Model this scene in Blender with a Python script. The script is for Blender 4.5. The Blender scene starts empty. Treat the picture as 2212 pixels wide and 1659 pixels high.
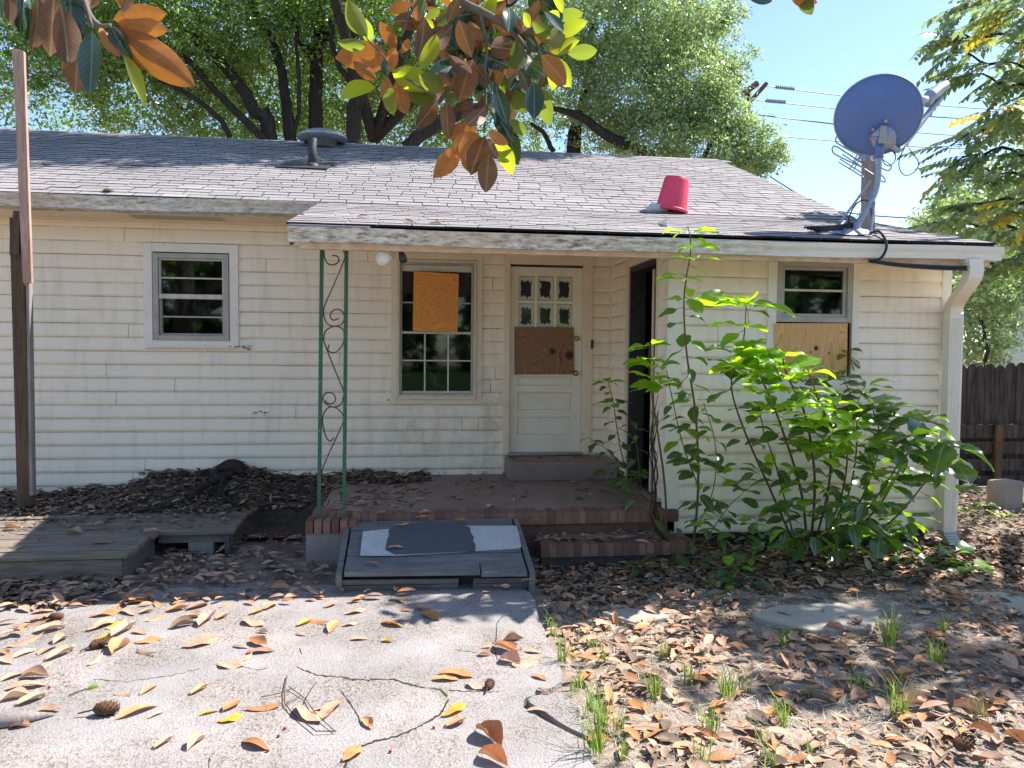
import bpy, math, random
import numpy as np
from mathutils import Vector, Matrix, Euler
from math import sin, cos, radians, pi, sqrt, atan2
random.seed(7); rs = np.random.RandomState(7)
SC = bpy.context.scene; COL = SC.collection

# ---------------------------------------------------------------- camera, sky, sun, exposure
F = 1620.0
th, pt, rl = radians(7.24), radians(2.6), radians(.55)
CAM = Vector((0, -8.09, 1.71))
_f0 = Vector((sin(th), cos(th), 0)); _r0 = Vector((cos(th), -sin(th), 0)); _z = Vector((0, 0, 1))
CF = _f0 * cos(pt) - _z * sin(pt); _u = _z * cos(pt) + _f0 * sin(pt)
CR = _r0 * cos(rl) + _u * sin(rl); CU = _u * cos(rl) - _r0 * sin(rl)
cam = bpy.data.cameras.new('camera'); co = bpy.data.objects.new('camera', cam); COL.objects.link(co)
co.matrix_world = Matrix(((CR.x, CU.x, -CF.x, CAM.x), (CR.y, CU.y, -CF.y, CAM.y), (CR.z, CU.z, -CF.z, CAM.z), (0, 0, 0, 1)))
cam.sensor_width = 36; cam.lens = 36 * F / 2212; cam.clip_end = 2000; cam.clip_start = .05
SC.camera = co
SUN = Vector((.78, .18, 1)).normalized()
w = bpy.data.worlds.new('World'); SC.world = w; w.use_nodes = True
wn = w.node_tree; bg = wn.nodes['Background']
sky = wn.nodes.new('ShaderNodeTexSky'); sky.sky_type = 'NISHITA'; sky.sun_disc = False
sky.sun_elevation = math.asin(SUN.z); sky.sun_rotation = atan2(SUN.x, SUN.y)
sky.air_density = .85; sky.dust_density = .3; sky.ozone_density = 2.2
wn.links.new(sky.outputs[0], bg.inputs[0]); bg.inputs[1].default_value = .13
sl = bpy.data.lights.new('sun', 'SUN'); sl.energy = 4.8; sl.angle = radians(.55); sl.color = (1, .965, .92)
so = bpy.data.objects.new('sun', sl); COL.objects.link(so)
so.rotation_euler = SUN.to_track_quat('Z', 'Y').to_euler()
SC.view_settings.view_transform = 'Standard'; SC.view_settings.look = 'None'
SC.view_settings.exposure = 1.24; SC.view_settings.gamma = 1; SC.view_settings.use_curve_mapping = False
try: SC.cycles.max_bounces = 8; SC.cycles.transparent_max_bounces = 12
except Exception: pass

# ---------------------------------------------------------------- helpers
def _ray(x, y):
    return CF + CR * ((x * .72 - 1106) / F) - CU * ((y * .72 - 829.5) / F)
def aY(x, y, Y): d = _ray(x, y); return CAM + d * ((Y - CAM.y) / d.y)
def aZ(x, y, Z): d = _ray(x, y); return CAM + d * ((Z - CAM.z) / d.z)
def aX(x, y, X): d = _ray(x, y); return CAM + d * ((X - CAM.x) / d.x)

def nd(nt, t, ins=None, **pr):
    n = nt.nodes.new(t)
    for k, v in pr.items(): setattr(n, k, v)
    for k, v in (ins or {}).items():
        s = n.inputs[k]
        if isinstance(v, bpy.types.NodeSocket): nt.links.new(v, s)
        else: s.default_value = v
    return n
def c4(c): return (c[0], c[1], c[2], 1)
def ramp(nt, fac, stops):
    r = nd(nt, 'ShaderNodeValToRGB', {0: fac}); e = r.color_ramp.elements
    while len(e) < len(stops): e.new(.5)
    for i, (p, c) in enumerate(stops):
        e[i].position = p; e[i].color = c4(c) if not isinstance(c, (int, float)) else (c, c, c, 1)
    return r.outputs[0]
def mix(nt, fac, a, b, mode='MIX'):
    n = nd(nt, 'ShaderNodeMix', data_type='RGBA', blend_type=mode)
    for i, v in ((0, fac), (6, a), (7, b)):
        if isinstance(v, bpy.types.NodeSocket): nt.links.new(v, n.inputs[i])
        else: n.inputs[i].default_value = c4(v) if isinstance(v, tuple) else v
    return n.outputs[2]
def mth(nt, op, a, b=0, clamp=False):
    n = nd(nt, 'ShaderNodeMath', operation=op, use_clamp=clamp)
    for i, v in ((0, a), (1, b)):
        if isinstance(v, bpy.types.NodeSocket): nt.links.new(v, n.inputs[i])
        else: n.inputs[i].default_value = v
    return n.outputs[0]
def pos(nt, scale=(1, 1, 1), rand=0):
    g = nd(nt, 'ShaderNodeNewGeometry').outputs['Position']
    if rand:
        o = nd(nt, 'ShaderNodeObjectInfo').outputs['Random']
        r = nd(nt, 'ShaderNodeCombineXYZ', {0: mth(nt, 'MULTIPLY', o, 37.), 1: mth(nt, 'MULTIPLY', o, 91.), 2: mth(nt, 'MULTIPLY', o, 17.)}).outputs[0]
        g = nd(nt, 'ShaderNodeVectorMath', {0: g, 1: r}, operation='ADD').outputs[0]
    return nd(nt, 'ShaderNodeMapping', {0: g, 3: scale}).outputs[0]
def noise(nt, vec, scale, detail=4, rough=.6, dist=0):
    return nd(nt, 'ShaderNodeTexNoise', {'Vector': vec, 'Scale': scale, 'Detail': detail, 'Roughness': rough, 'Distortion': dist}).outputs[0]
def newmat(name):
    m = bpy.data.materials.new(name); m.use_nodes = True
    return m, m.node_tree, m.node_tree.nodes['Principled BSDF']
def bump(nt, b, h, strength=.3, dist=.01):
    n = nd(nt, 'ShaderNodeBump', {'Height': h, 'Strength': strength, 'Distance': dist}); nt.links.new(n.outputs[0], b.inputs['Normal'])
def setb(nt, b, col=None, rough=.7, spec=.3, metal=0):
    if isinstance(col, bpy.types.NodeSocket): nt.links.new(col, b.inputs['Base Color'])
    elif col: b.inputs['Base Color'].default_value = c4(col)
    if isinstance(rough, bpy.types.NodeSocket): nt.links.new(rough, b.inputs['Roughness'])
    else: b.inputs['Roughness'].default_value = rough
    b.inputs['Specular IOR Level'].default_value = spec; b.inputs['Metallic'].default_value = metal
def simple(name, c1, c2=None, sc=8, rough=.7, spec=.3, metal=0, stretch=(1, 1, 1), bs=.2, bd=.004, rand=1, island=0, fine=60):
    """two-tone noise colour with fine grain and relief"""
    m, nt, b = newmat(name); c2 = c2 or tuple(x * .7 for x in c1)
    v = pos(nt, stretch, rand)
    n1 = noise(nt, v, sc, 5); n2 = noise(nt, v, fine, 3)
    col = mix(nt, ramp(nt, n1, [(.3, 0.), (.7, 1.)]), c1, c2)
    col = mix(nt, .55 if bs > .05 else .16, col, ramp(nt, n2, [(.3, .62), (.7, 1.)]), 'MULTIPLY')
    if bs <= .05: col = mix(nt, ramp(nt, noise(nt, pos(nt, (1, 1, .5)), 17, 6, .75), [(.60, 0.), (.70, .55)]), col, tuple(x * .42 for x in c2))
    if island:
        r = nd(nt, 'ShaderNodeNewGeometry').outputs['Random Per Island']
        r2 = nd(nt, 'ShaderNodeObjectInfo').outputs['Random']
        r = mth(nt, 'FRACT', mth(nt, 'ADD', r, r2))
        col = mix(nt, 1., col, ramp(nt, r, [(0., 1 - island), (1., 1. + island * .4)]), 'MULTIPLY')
    setb(nt, b, col, rough, spec, metal)
    if bs: bump(nt, b, n2, bs, bd)
    return m

class MB:
    def __init__(s): s.v = []; s.f = []
    def add(s, v, f):
        k = len(s.v); s.v += [tuple(p) for p in v]; s.f += [tuple(i + k for i in q) for q in f]; return s
    def box(s, x0, x1, y0, y1, z0, z1, jit=0):
        v = [(x, y, z) for x in (x0, x1) for y in (y0, y1) for z in (z0, z1)]
        if jit: v = [tuple(c + random.uniform(-jit, jit) for c in p) for p in v]
        return s.add(v, [(0, 1, 3, 2), (4, 6, 7, 5), (0, 4, 5, 1), (2, 3, 7, 6), (0, 2, 6, 4), (1, 5, 7, 3)])
    def hexa(s, b4, t4):  # bottom quad, top quad, same order (ccw from above)
        return s.add(list(b4) + list(t4), [(3, 2, 1, 0), (4, 5, 6, 7), (0, 1, 5, 4), (1, 2, 6, 5), (2, 3, 7, 6), (3, 0, 4, 7)])
    def tube(s, pts, rad, n=8, caps=True):
        pts = [Vector(p) for p in pts]; m = len(pts)
        if not hasattr(rad, '__len__'): rad = [rad] * m
        t = (pts[1] - pts[0]).normalized(); a = t.orthogonal().normalized(); V = []
        for i, p in enumerate(pts):
            t2 = (pts[min(i + 1, m - 1)] - pts[max(i - 1, 0)]).normalized()
            a = (a - t2 * a.dot(t2)).normalized(); b = t2.cross(a)
            for k in range(n):
                q = 2 * pi * k / n; V.append(p + (a * cos(q) + b * sin(q)) * rad[i])
        f = [(i * n + k, i * n + (k + 1) % n, (i + 1) * n + (k + 1) % n, (i + 1) * n + k) for i in range(m - 1) for k in range(n)]
        if caps: f += [tuple(range(n - 1, -1, -1)), tuple(range((m - 1) * n, m * n))]
        return s.add(V, f)
    def prism(s, poly, z0, z1):  # poly ccw in xy
        n = len(poly); return s.add([(p[0], p[1], z0) for p in poly] + [(p[0], p[1], z1) for p in poly],
            [tuple(range(n - 1, -1, -1)), tuple(range(n, 2 * n))] + [(i, (i + 1) % n, n + (i + 1) % n, n + i) for i in range(n)])
    def extr(s, prof, x0, x1, closed=True, seg=1):  # profile in (y,z) extruded along x
        n = len(prof); xs = [x0 + (x1 - x0) * i / seg for i in range(seg + 1)]
        V = [(x, p[0], p[1]) for x in xs for p in prof]
        r = n if closed else n - 1
        f = [(i * n + k, (i + 1) * n + k, (i + 1) * n + (k + 1) % n, i * n + (k + 1) % n) for i in range(seg) for k in range(r)]
        if closed: f += [tuple(range(n - 1, -1, -1)), tuple(range(seg * n, seg * n + n))]
        return s.add(V, f)
    def mesh(s, name, m=None, smooth=False):
        me = bpy.data.meshes.new(name); me.from_pydata(s.v, [], s.f)
        if m: me.materials.append(m)
        if smooth: me.shade_smooth()
        me.update(); return me

def link(name, me, parent=None, mw=None):
    o = bpy.data.objects.new(name, me); COL.objects.link(o)
    if parent:
        o.parent = parent; o.matrix_parent_inverse = BASE[parent.name]
    if mw is not None: o.matrix_basis = mw
    return o
BASE = {}
def thing(name, label, cat, loc=(0, 0, 0), group=None):
    o = bpy.data.objects.new(name, None); COL.objects.link(o); o.location = loc; o.empty_display_size = .1
    o['label'] = label; o['category'] = cat
    if group: o['group'] = group
    BASE[o.name] = Matrix.Translation(-Vector(loc)); return o
def tag(o, label=None, cat=None, group=None, kind=None):
    for k, v in (('label', label), ('category', cat), ('group', group), ('kind', kind)):
        if v: o[k] = v
    return o
def obj(name, mb, m, parent=None, smooth=False, bevel=0):
    o = link(name, mb.mesh(name, m, smooth), parent)
    BASE[o.name] = Matrix.Identity(4) if parent else Matrix.Identity(4)
    if bevel:
        b = o.modifiers.new('bevel', 'BEVEL'); b.width = bevel; b.segments = 2; b.limit_method = 'ANGLE'
    return o
def catmull(p, n=6):
    p = [Vector(q) for q in p]; P = [p[0] * 2 - p[1]] + p + [p[-1] * 2 - p[-2]]; out = []
    for i in range(1, len(P) - 2):
        for k in range(n):
            t = k / n; a, b, c, d = P[i - 1:i + 3]
            out.append(.5 * ((2 * b) + (c - a) * t + (2 * a - 5 * b + 4 * c - d) * t * t + (3 * b - a - 3 * c + d) * t ** 3))
    return out + [p[-1]]
def lerp_r(r, n): return list(np.interp(np.linspace(0, 1, n), np.linspace(0, 1, len(r)), r))

def scatter(name, base, P, X, Z, S, m, parent=None, mats=None):
    """one mesh of many copies of base (verts, faces): X = long axis, Z = normal, S = scale"""
    bv = np.array(base[0], float); nf = base[1]; n = len(P)
    X = X / (np.linalg.norm(X, axis=1, keepdims=True) + 1e-9)
    Y = np.cross(Z, X); Y /= (np.linalg.norm(Y, axis=1, keepdims=True) + 1e-9); Z = np.cross(X, Y)
    S = np.asarray(S, float)
    if S.ndim == 1: S = np.stack([S, S, S], 1)
    V = (P[:, None, :] + bv[None, :, 0, None] * (X * S[:, :1])[:, None, :] + bv[None, :, 1, None] * (Y * S[:, 1:2])[:, None, :] + bv[None, :, 2, None] * (Z * S[:, 2:])[:, None, :])
    k = len(bv); V = V.reshape(-1, 3)
    lv = np.concatenate([np.array(f) for f in nf]); lt = np.array([len(f) for f in nf])
    L = (lv[None] + (np.arange(n) * k)[:, None]).ravel(); T = np.tile(lt, n)
    me = bpy.data.meshes.new(name); me.vertices.add(len(V)); me.vertices.foreach_set('co', V.ravel())
    me.loops.add(len(L)); me.loops.foreach_set('vertex_index', L.astype(np.int32))
    me.polygons.add(len(T)); me.polygons.foreach_set('loop_start', np.concatenate([[0], np.cumsum(T)[:-1]]).astype(np.int32))
    me.polygons.foreach_set('loop_total', T.astype(np.int32))
    if mats is not None:
        for q in m: me.materials.append(q)
        me.polygons.foreach_set('material_index', np.repeat(mats, len(nf)).astype(np.int32))
    else: me.materials.append(m)
    me.polygons.foreach_set('use_smooth', np.ones(len(T), bool))
    me.update(calc_edges=True)
    o = link(name, me, parent); BASE[o.name] = Matrix.Identity(4); return o

def leafbase(n=6, W=.36, fold=.1, curl=.15, wave=0, tipw=.95, serr=0, edgecurl=0):
    """leaf of length 1 along x: midrib + two edges (5 verts across if n>4)"""
    v = []; f = []; cols = (-1, -.5, 0, .5, 1) if n > 4 else (-1, 0, 1); nc = len(cols)
    for i in range(n + 1):
        t = i / n; wd = W / 2 * (sin(pi * t ** tipw) ** .7 if 0 < t < 1 else .03)
        if serr and i % 2: wd *= 1 - serr
        for c in cols:
            y = c * wd; z = abs(c) * wd * fold * 2 - curl * (t - .4) ** 2 + wave * sin(t * 9 + c * 2) * abs(c) + edgecurl * wd * c * c
            v.append((t, y, z))
    for i in range(n):
        for c in range(nc - 1): a = i * nc + c; f.append((a, a + nc, a + nc + 1, a + 1))
    return v, f
def frame(p, x, nrm, s, s2=None):
    x = Vector(x).normalized(); nrm = Vector(nrm); y = nrm.cross(x)
    if y.length < 1e-4: y = x.orthogonal()
    y.normalize(); z = x.cross(y); s2 = s2 or s
    return Matrix(((x.x * s, y.x * s2, z.x * s, p[0]), (x.y * s, y.y * s2, z.y * s, p[1]), (x.z * s, y.z * s2, z.z * s, p[2]), (0, 0, 0, 1)))

# ---------------------------------------------------------------- materials
def m_siding():
    m, nt, b = newmat('cream_vinyl'); v = pos(nt)
    n1 = noise(nt, v, .9, 3); n2 = noise(nt, pos(nt, (5, 5, .7)), 2.2, 5); n3 = noise(nt, v, 30, 4)
    col = mix(nt, ramp(nt, n1, [(.35, 0.), (.65, 1.)]), (.92, .78, .595), (.90, .78, .62))
    col = mix(nt, ramp(nt, n2, [(.5, 0.), (.75, .38)]), col, (.55, .47, .34))
    sp = nd(nt, 'ShaderNodeSeparateXYZ', {0: nd(nt, 'ShaderNodeNewGeometry').outputs['Position']})
    def spot(cx, cz, rx, rz):
        dx = mth(nt, 'DIVIDE', mth(nt, 'SUBTRACT', sp.outputs[0], cx), rx); dz = mth(nt, 'DIVIDE', mth(nt, 'SUBTRACT', sp.outputs[2], cz), rz)
        d = mth(nt, 'SQRT', mth(nt, 'ADD', mth(nt, 'MULTIPLY', dx, dx), mth(nt, 'MULTIPLY', dz, dz)))
        return mth(nt, 'SUBTRACT', 1.0, d, True)
    s = mth(nt, 'MAXIMUM', spot(.82, 1.0, .28, .95), mth(nt, 'MULTIPLY', spot(.1, .8, .75, .55), .9))
    s = mth(nt, 'MAXIMUM', s, mth(nt, 'MULTIPLY', spot(.9, .45, .9, .25), .9))
    nn = mth(nt, 'MULTIPLY', noise(nt, pos(nt, (2.2, 2, 1.6)), 2.6, 5, .6), mth(nt, 'ADD', .55, mth(nt, 'MULTIPLY', noise(nt, pos(nt, (1, 1, 6)), 26, 4, .7), .9)))
    k = mth(nt, 'MULTIPLY', s, ramp(nt, nn, [(.42, 0.), (.72, 1.)]))
    col = mix(nt, mth(nt, 'MULTIPLY', k, .62, True), col, (.24, .16, .08))
    lap = ramp(nt, mth(nt, 'FRACT', mth(nt, 'DIVIDE', mth(nt, 'ADD', sp.outputs[2], -.147 + 1.38), .138)), [(.0, .5), (.05, 0.), (.90, 0.), (.955, 1.)])  # shade line under each lap put into the colour, along with brown staining
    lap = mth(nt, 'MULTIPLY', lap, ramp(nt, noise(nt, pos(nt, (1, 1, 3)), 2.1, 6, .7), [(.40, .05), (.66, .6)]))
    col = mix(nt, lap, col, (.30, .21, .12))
    col = mix(nt, ramp(nt, noise(nt, v, 55, 2), [(.72, 0.), (.76, .6)]), col, (.12, .1, .08))
    setb(nt, b, col, .5, .35); bump(nt, b, n3, .04, .002); return m
def m_wood(name, c1, c2, axis=0, sc=1., rough=.8, knots=0, strength=.5):
    m, nt, b = newmat(name); st = [14, 14, 14]; st[axis] = 1.1
    v = pos(nt, tuple(s * sc for s in st), 1)
    n = noise(nt, v, 2.4, 6, .65, .6); n2 = noise(nt, v, 11, 3)
    col = mix(nt, ramp(nt, n, [(.32, 0.), (.5, .5), (.68, 1.)]), c1, c2)
    col = mix(nt, .5, col, ramp(nt, n2, [(.35, .45), (.6, 1.)]), 'MULTIPLY')
    big = noise(nt, pos(nt, (1, 1, 1), 1), 2.5, 3); col = mix(nt, .6, col, ramp(nt, big, [(.3, .55), (.7, 1.)]), 'MULTIPLY')
    setb(nt, b, col, rough, .2); bump(nt, b, n2, strength, .004); return m
def m_ply(name, c1, c2, ax=(3, 1, 9), sc=2.0, knots=()):
    m, nt, b = newmat(name); v = pos(nt, ax)
    d = noise(nt, v, sc * .5, 1.2, .35); w_ = mth(nt, 'FRACT', mth(nt, 'MULTIPLY', d, 19.))
    g = noise(nt, pos(nt, tuple(a * 6 for a in ax)), 3, 4)
    col = mix(nt, ramp(nt, w_, [(0., .0), (.75, .35), (.93, 1.), (1., 0.)]), c1, c2)
    col = mix(nt, .5, col, ramp(nt, g, [(.3, .6), (.7, 1.)]), 'MULTIPLY')
    for kx, kz, kr in knots:
        sp = nd(nt, 'ShaderNodeVectorMath', {0: nd(nt, 'ShaderNodeMapping', {0: nd(nt, 'ShaderNodeNewGeometry').outputs['Position'], 3: (1, 0, 1)}).outputs[0], 1: (kx, 0, kz)}, operation='DISTANCE').outputs['Value']
        col = mix(nt, ramp(nt, mth(nt, 'DIVIDE', sp, kr), [(.5, 1.), (1., 0.)]), col, (.05, .02, .015))
    setb(nt, b, col, .6, .25); bump(nt, b, g, .15, .002); return m
def m_leaf(name, top, back, trans, tf=.4, rough=.35, spec=.5, var=.35, veins=0):
    """two-sided leaf: the upper face is top, the underside is back; light passes through"""
    m, nt, b = newmat(name); g = nd(nt, 'ShaderNodeNewGeometry')
    r = mth(nt, 'FRACT', mth(nt, 'ADD', mth(nt, 'MULTIPLY', nd(nt, 'ShaderNodeObjectInfo').outputs['Random'], 7.), g.outputs['Random Per Island']))
    n = noise(nt, pos(nt, (1, 1, 1), 1), 25, 3)
    col = mix(nt, g.outputs['Backfacing'], top, back)
    vv = ramp(nt, r, [(0., 1 - var), (1., 1 + var * .5)])
    nn = ramp(nt, n, [(.35, .75), (.65, 1.)])
    col = mix(nt, 1., mix(nt, 1., col, vv, 'MULTIPLY'), nn, 'MULTIPLY')
    if veins:
        tc = nd(nt, 'ShaderNodeSeparateXYZ', {0: nd(nt, 'ShaderNodeTexCoord').outputs['Object']}); ay = mth(nt, 'ABSOLUTE', tc.outputs[1])
        rib = ramp(nt, ay, [(.008, 1.), (.020, 0.)])
        sv = mth(nt, 'SINE', mth(nt, 'ADD', mth(nt, 'MULTIPLY', tc.outputs[0], 62.), mth(nt, 'MULTIPLY', ay, -75.)))
        k = mth(nt, 'MAXIMUM', rib, mth(nt, 'MULTIPLY', ramp(nt, sv, [(.86, 0.), (1., 1.)]), .45))
        col = mix(nt, mth(nt, 'MULTIPLY', k, abs(veins)), col, (.9, .85, .55) if veins > 0 else (.12, .07, .04))
        blot = ramp(nt, noise(nt, nd(nt, 'ShaderNodeTexCoord').outputs['Object'], 7, 4), [(.6, 0.), (.68, .5)])
        col = mix(nt, blot, col, (.16, .10, .07)) if veins < 0 else mix(nt, mth(nt, 'MULTIPLY', blot, .5), col, (.10, .09, .03))
    setb(nt, b, col, rough, spec)
    if tf:
        tr = nd(nt, 'ShaderNodeBsdfTranslucent', {0: mix(nt, 1., trans, vv, 'MULTIPLY')})
        mx = nd(nt, 'ShaderNodeMixShader', {0: tf, 1: b.outputs[0], 2: tr.outputs[0]})
        nt.links.new(mx.outputs[0], nt.nodes['Material Output'].inputs[0])
    return m
def m_glass(name, tint=(.5, .55, .55), dirt=.08):
    m, nt, b = newmat(name)
    gl = nd(nt, 'ShaderNodeBsdfGlossy', {0: (.9, .92, .95, 1), 1: .03}); tr = nd(nt, 'ShaderNodeBsdfTransparent', {0: c4(tint)})
    fr = nd(nt, 'ShaderNodeFresnel', {0: 1.5})
    mx = nd(nt, 'ShaderNodeMixShader', {0: mth(nt, 'MULTIPLY', fr.outputs[0], 1.0, True), 1: tr.outputs[0], 2: gl.outputs[0]})
    df = nd(nt, 'ShaderNodeBsdfDiffuse', {0: (.4, .4, .38, 1)})
    n = ramp(nt, noise(nt, pos(nt, (1, 1, .6)), 7, 6, .7), [(.5, .0), (.8, dirt)])
    mx2 = nd(nt, 'ShaderNodeMixShader', {0: n, 1: mx.outputs[0], 2: df.outputs[0]})
    nt.links.new(mx2.outputs[0], nt.nodes['Material Output'].inputs[0]); return m
def m_concrete(name, a, b_, agg=1., scl=1.):
    m, nt, b = newmat(name); v = pos(nt)
    vo = nd(nt, 'ShaderNodeTexVoronoi', {'Vector': v, 'Scale': 95 * scl}); vc = vo.outputs['Color']
    s1 = nd(nt, 'ShaderNodeSeparateColor', {0: vc}).outputs[0]
    big = noise(nt, v, 1.6, 5); fine = noise(nt, v, 160, 2)
    col = mix(nt, ramp(nt, big, [(.35, 0.), (.65, 1.)]), a, b_)
    peb = ramp(nt, s1, [(0., (.3, .28, .26)), (.25, (.75, .68, .6)), (.6, (1., .97, .93)), (1., (.62, .55, .5))])
    patch = ramp(nt, noise(nt, v, 1.9, 6, .65), [(.38, .15), (.62, 1.)])
    col = mix(nt, mth(nt, 'MULTIPLY', patch, agg), col, peb, 'MULTIPLY')
    col = mix(nt, .35, col, ramp(nt, fine, [(.3, .5), (.6, 1.)]), 'MULTIPLY')
    st = noise(nt, v, 3.7, 6, .7); col = mix(nt, ramp(nt, st, [(.54, 0.), (.72, .45)]), col, (.20, .17, .14)); col = mix(nt, ramp(nt, noise(nt, v, 48, 3), [(.69, 0.), (.73, .7)]), col, (.10, .085, .07))
    setb(nt, b, col, .9, .15)
    h = mth(nt, 'ADD', vo.outputs['Distance'], mth(nt, 'MULTIPLY', fine, .6)); bump(nt, b, h, .5 * agg + .1, .006); return m
def m_ground():
    m, nt, b = newmat('bare_soil'); v = pos(nt)
    n1 = noise(nt, v, 1.1, 5); n2 = noise(nt, v, 14, 6, .7); n3 = noise(nt, v, 90, 3)
    col = mix(nt, ramp(nt, n1, [(.35, 0.), (.65, 1.)]), (.36, .285, .225), (.27, .215, .17))
    col = mix(nt, ramp(nt, n2, [(.4, 0.), (.7, .8)]), col, (.46, .385, .32))
    col = mix(nt, .6, col, ramp(nt, n3, [(.3, .4), (.65, 1.)]), 'MULTIPLY')
    setb(nt, b, col, .95, .1); bump(nt, b, mth(nt, 'ADD', n2, mth(nt, 'MULTIPLY', n3, .4)), .7, .03); return m
def m_gutter():
    m, nt, b = newmat('mildewed_gutter'); v = pos(nt)
    n = noise(nt, pos(nt, (1, 1, 4)), 9, 7, .75); n2 = noise(nt, v, 1.2, 2)
    sp = nd(nt, 'ShaderNodeSeparateXYZ', {0: nd(nt, 'ShaderNodeNewGeometry').outputs['Position']}).outputs[0]
    k = ramp(nt, mth(nt, 'DIVIDE', mth(nt, 'ADD', sp, 7.), 14.), [(.0, .7), (.60, 1.), (.68, .55), (.72, .12), (1., .1)])
    col = mix(nt, mth(nt, 'MULTIPLY', ramp(nt, n, [(.38, 0.), (.52, .5), (.62, 1.)]), k), (.80, .75, .66), (.16, .12, .07))
    col = mix(nt, mth(nt, 'MULTIPLY', ramp(nt, n2, [(.45, 0.), (.7, .5)]), k), col, (.62, .45, .28))
    setb(nt, b, col, .5, .4); return m
def m_paint(name, c, chip, amt=.62, rough=.5):
    m, nt, b = newmat(name); n = noise(nt, pos(nt), 38, 5, .7); n2 = noise(nt, pos(nt), 60, 3)
    col = mix(nt, ramp(nt, n, [(amt, 0.), (amt + .03, 1.)]), c, chip)
    col = mix(nt, ramp(nt, n2, [(.665, 0.), (.68, 1.)]), col, (.75, .75, .72))
    setb(nt, b, col, rough, .4); bump(nt, b, n, .2, .002); return m
def m_shingle():
    m, nt, b = newmat('asphalt_shingle'); v = pos(nt)
    r = mth(nt, 'FRACT', mth(nt, 'ADD', nd(nt, 'ShaderNodeNewGeometry').outputs['Random Per Island'], mth(nt, 'MULTIPLY', nd(nt, 'ShaderNodeObjectInfo').outputs['Random'], 5.3)))
    col = ramp(nt, r, [(0., (.31, .275, .275)), (.35, (.36, .325, .32)), (.7, (.33, .305, .305)), (1., (.40, .355, .345))])
    n = noise(nt, v, 220, 2); n2 = noise(nt, v, .8, 5)
    col = mix(nt, .75, col, ramp(nt, n, [(.35, .35), (.65, 1.2)]), 'MULTIPLY')
    col = mix(nt, .6, col, ramp(nt, n2, [(.35, .7), (.65, 1.1)]), 'MULTIPLY')
    setb(nt, b, col, .9, .2); bump(nt, b, n, .5, .003); return m
def m_pane():
    """door pane painted over, with an irregular scraped window of bare glass in the middle"""
    m, nt, b = newmat('scraped_pane'); tc = nd(nt, 'ShaderNodeTexCoord').outputs['Generated']
    s = nd(nt, 'ShaderNodeSeparateXYZ', {0: tc})
    dx = mth(nt, 'MULTIPLY', mth(nt, 'ABSOLUTE', mth(nt, 'SUBTRACT', s.outputs[0], .5)), 2.35); dz = mth(nt, 'MULTIPLY', mth(nt, 'ABSOLUTE', mth(nt, 'SUBTRACT', s.outputs[2], .48)), 2.3)
    n = noise(nt, pos(nt, (1, 1, .35), 1), 45, 4, .7); n2 = noise(nt, pos(nt, (1, 1, .5), 1), 24, 5, .7)
    d = mth(nt, 'ADD', mth(nt, 'MAXIMUM', dx, dz), mth(nt, 'MULTIPLY', mth(nt, 'SUBTRACT', n, .5), 1.1))
    k = ramp(nt, d, [(.74, 0.), (.8, 1.)]); k = mth(nt, 'MAXIMUM', k, ramp(nt, n2, [(.66, 0.), (.69, .8)]))
    setb(nt, b, mix(nt, k, (.012, .014, .018), (.56, .60, .50)), mth(nt, 'ADD', mth(nt, 'MULTIPLY', k, .4), .08), .5); return m

MT = {}
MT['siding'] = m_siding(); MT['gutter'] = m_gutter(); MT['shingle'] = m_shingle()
MT['trim'] = simple('trim_white', (.86, .71, .52), (.76, .62, .45), 3, .5, .3, bs=.05)
MT['trim_l'] = simple('trim_bright', (.88, .79, .68), (.80, .71, .60), 3, .5, .3, bs=.05)
MT['trim_wing'] = simple('trim_offwhite', (.86, .79, .66), (.80, .73, .60), 3, .5, .3, bs=.05)
MT['alu'] = simple('storm_frame', (.47, .43, .37), (.34, .31, .27), 6, .45, .5, bs=.05)
MT['alu_w'] = simple('painted_frame', (.70, .65, .54), (.52, .47, .37), 14, .5, .4, bs=.05)
MT['glass'] = m_glass('window_glass'); MT['pane'] = m_pane()
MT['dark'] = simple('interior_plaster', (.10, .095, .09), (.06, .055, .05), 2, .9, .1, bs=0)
MT['door'] = simple('door_paint', (.89, .82, .68), (.80, .72, .56), 2.5, .45, .35, bs=.04)
MT['ply_o'] = m_ply('orange_plywood', (.92, .38, .10), (.60, .19, .04), (1.5, 1, 5.5), 2.6)
MT['ply_b'] = m_ply('brown_plywood', (.34, .18, .095), (.14, .065, .035), (4, 1, 1.7), 2.3, ((1.47, 1.70, .045), (1.66, 1.66, .06)))
MT['ply_t'] = m_ply('tan_plywood', (.84, .48, .19), (.54, .27, .09), (7, 1, 1.), 2.4, ((3.44, 1.75, .028), (3.56, 1.71, .012)))
MT['brass'] = simple('brass', (.62, .48, .2), (.35, .25, .1), 20, .3, .5, .9)
MT['steel'] = simple('dull_steel', (.5, .5, .5), (.35, .33, .32), 15, .4, .5, .8)
MT['black'] = simple('black_rubber', (.03, .03, .035), (.02, .02, .022), 8, .5, .4)
MT['black_m'] = simple('black_pipe', (.05, .05, .055), (.03, .03, .03), 12, .6, .4)
MT['green'] = m_paint('green_iron', (.018, .12, .065), (.15, .055, .025), .57)
MT['scroll'] = m_paint('rusty_iron', (.055, .075, .035), (.16, .07, .03), .48)
MT['conc'] = m_concrete('driveway_concrete', (.385, .35, .335), (.29, .27, .26))
MT['porch'] = m_concrete('porch_concrete', (.38, .28, .235), (.28, .21, .18), .3)
MT['block'] = m_concrete('concrete_block', (.34, .31, .28), (.26, .23, .2), .4)
MT['flag'] = m_concrete('flagstone', (.50, .44, .36), (.38, .34, .28), .35)
MT['ground'] = m_ground()
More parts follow.
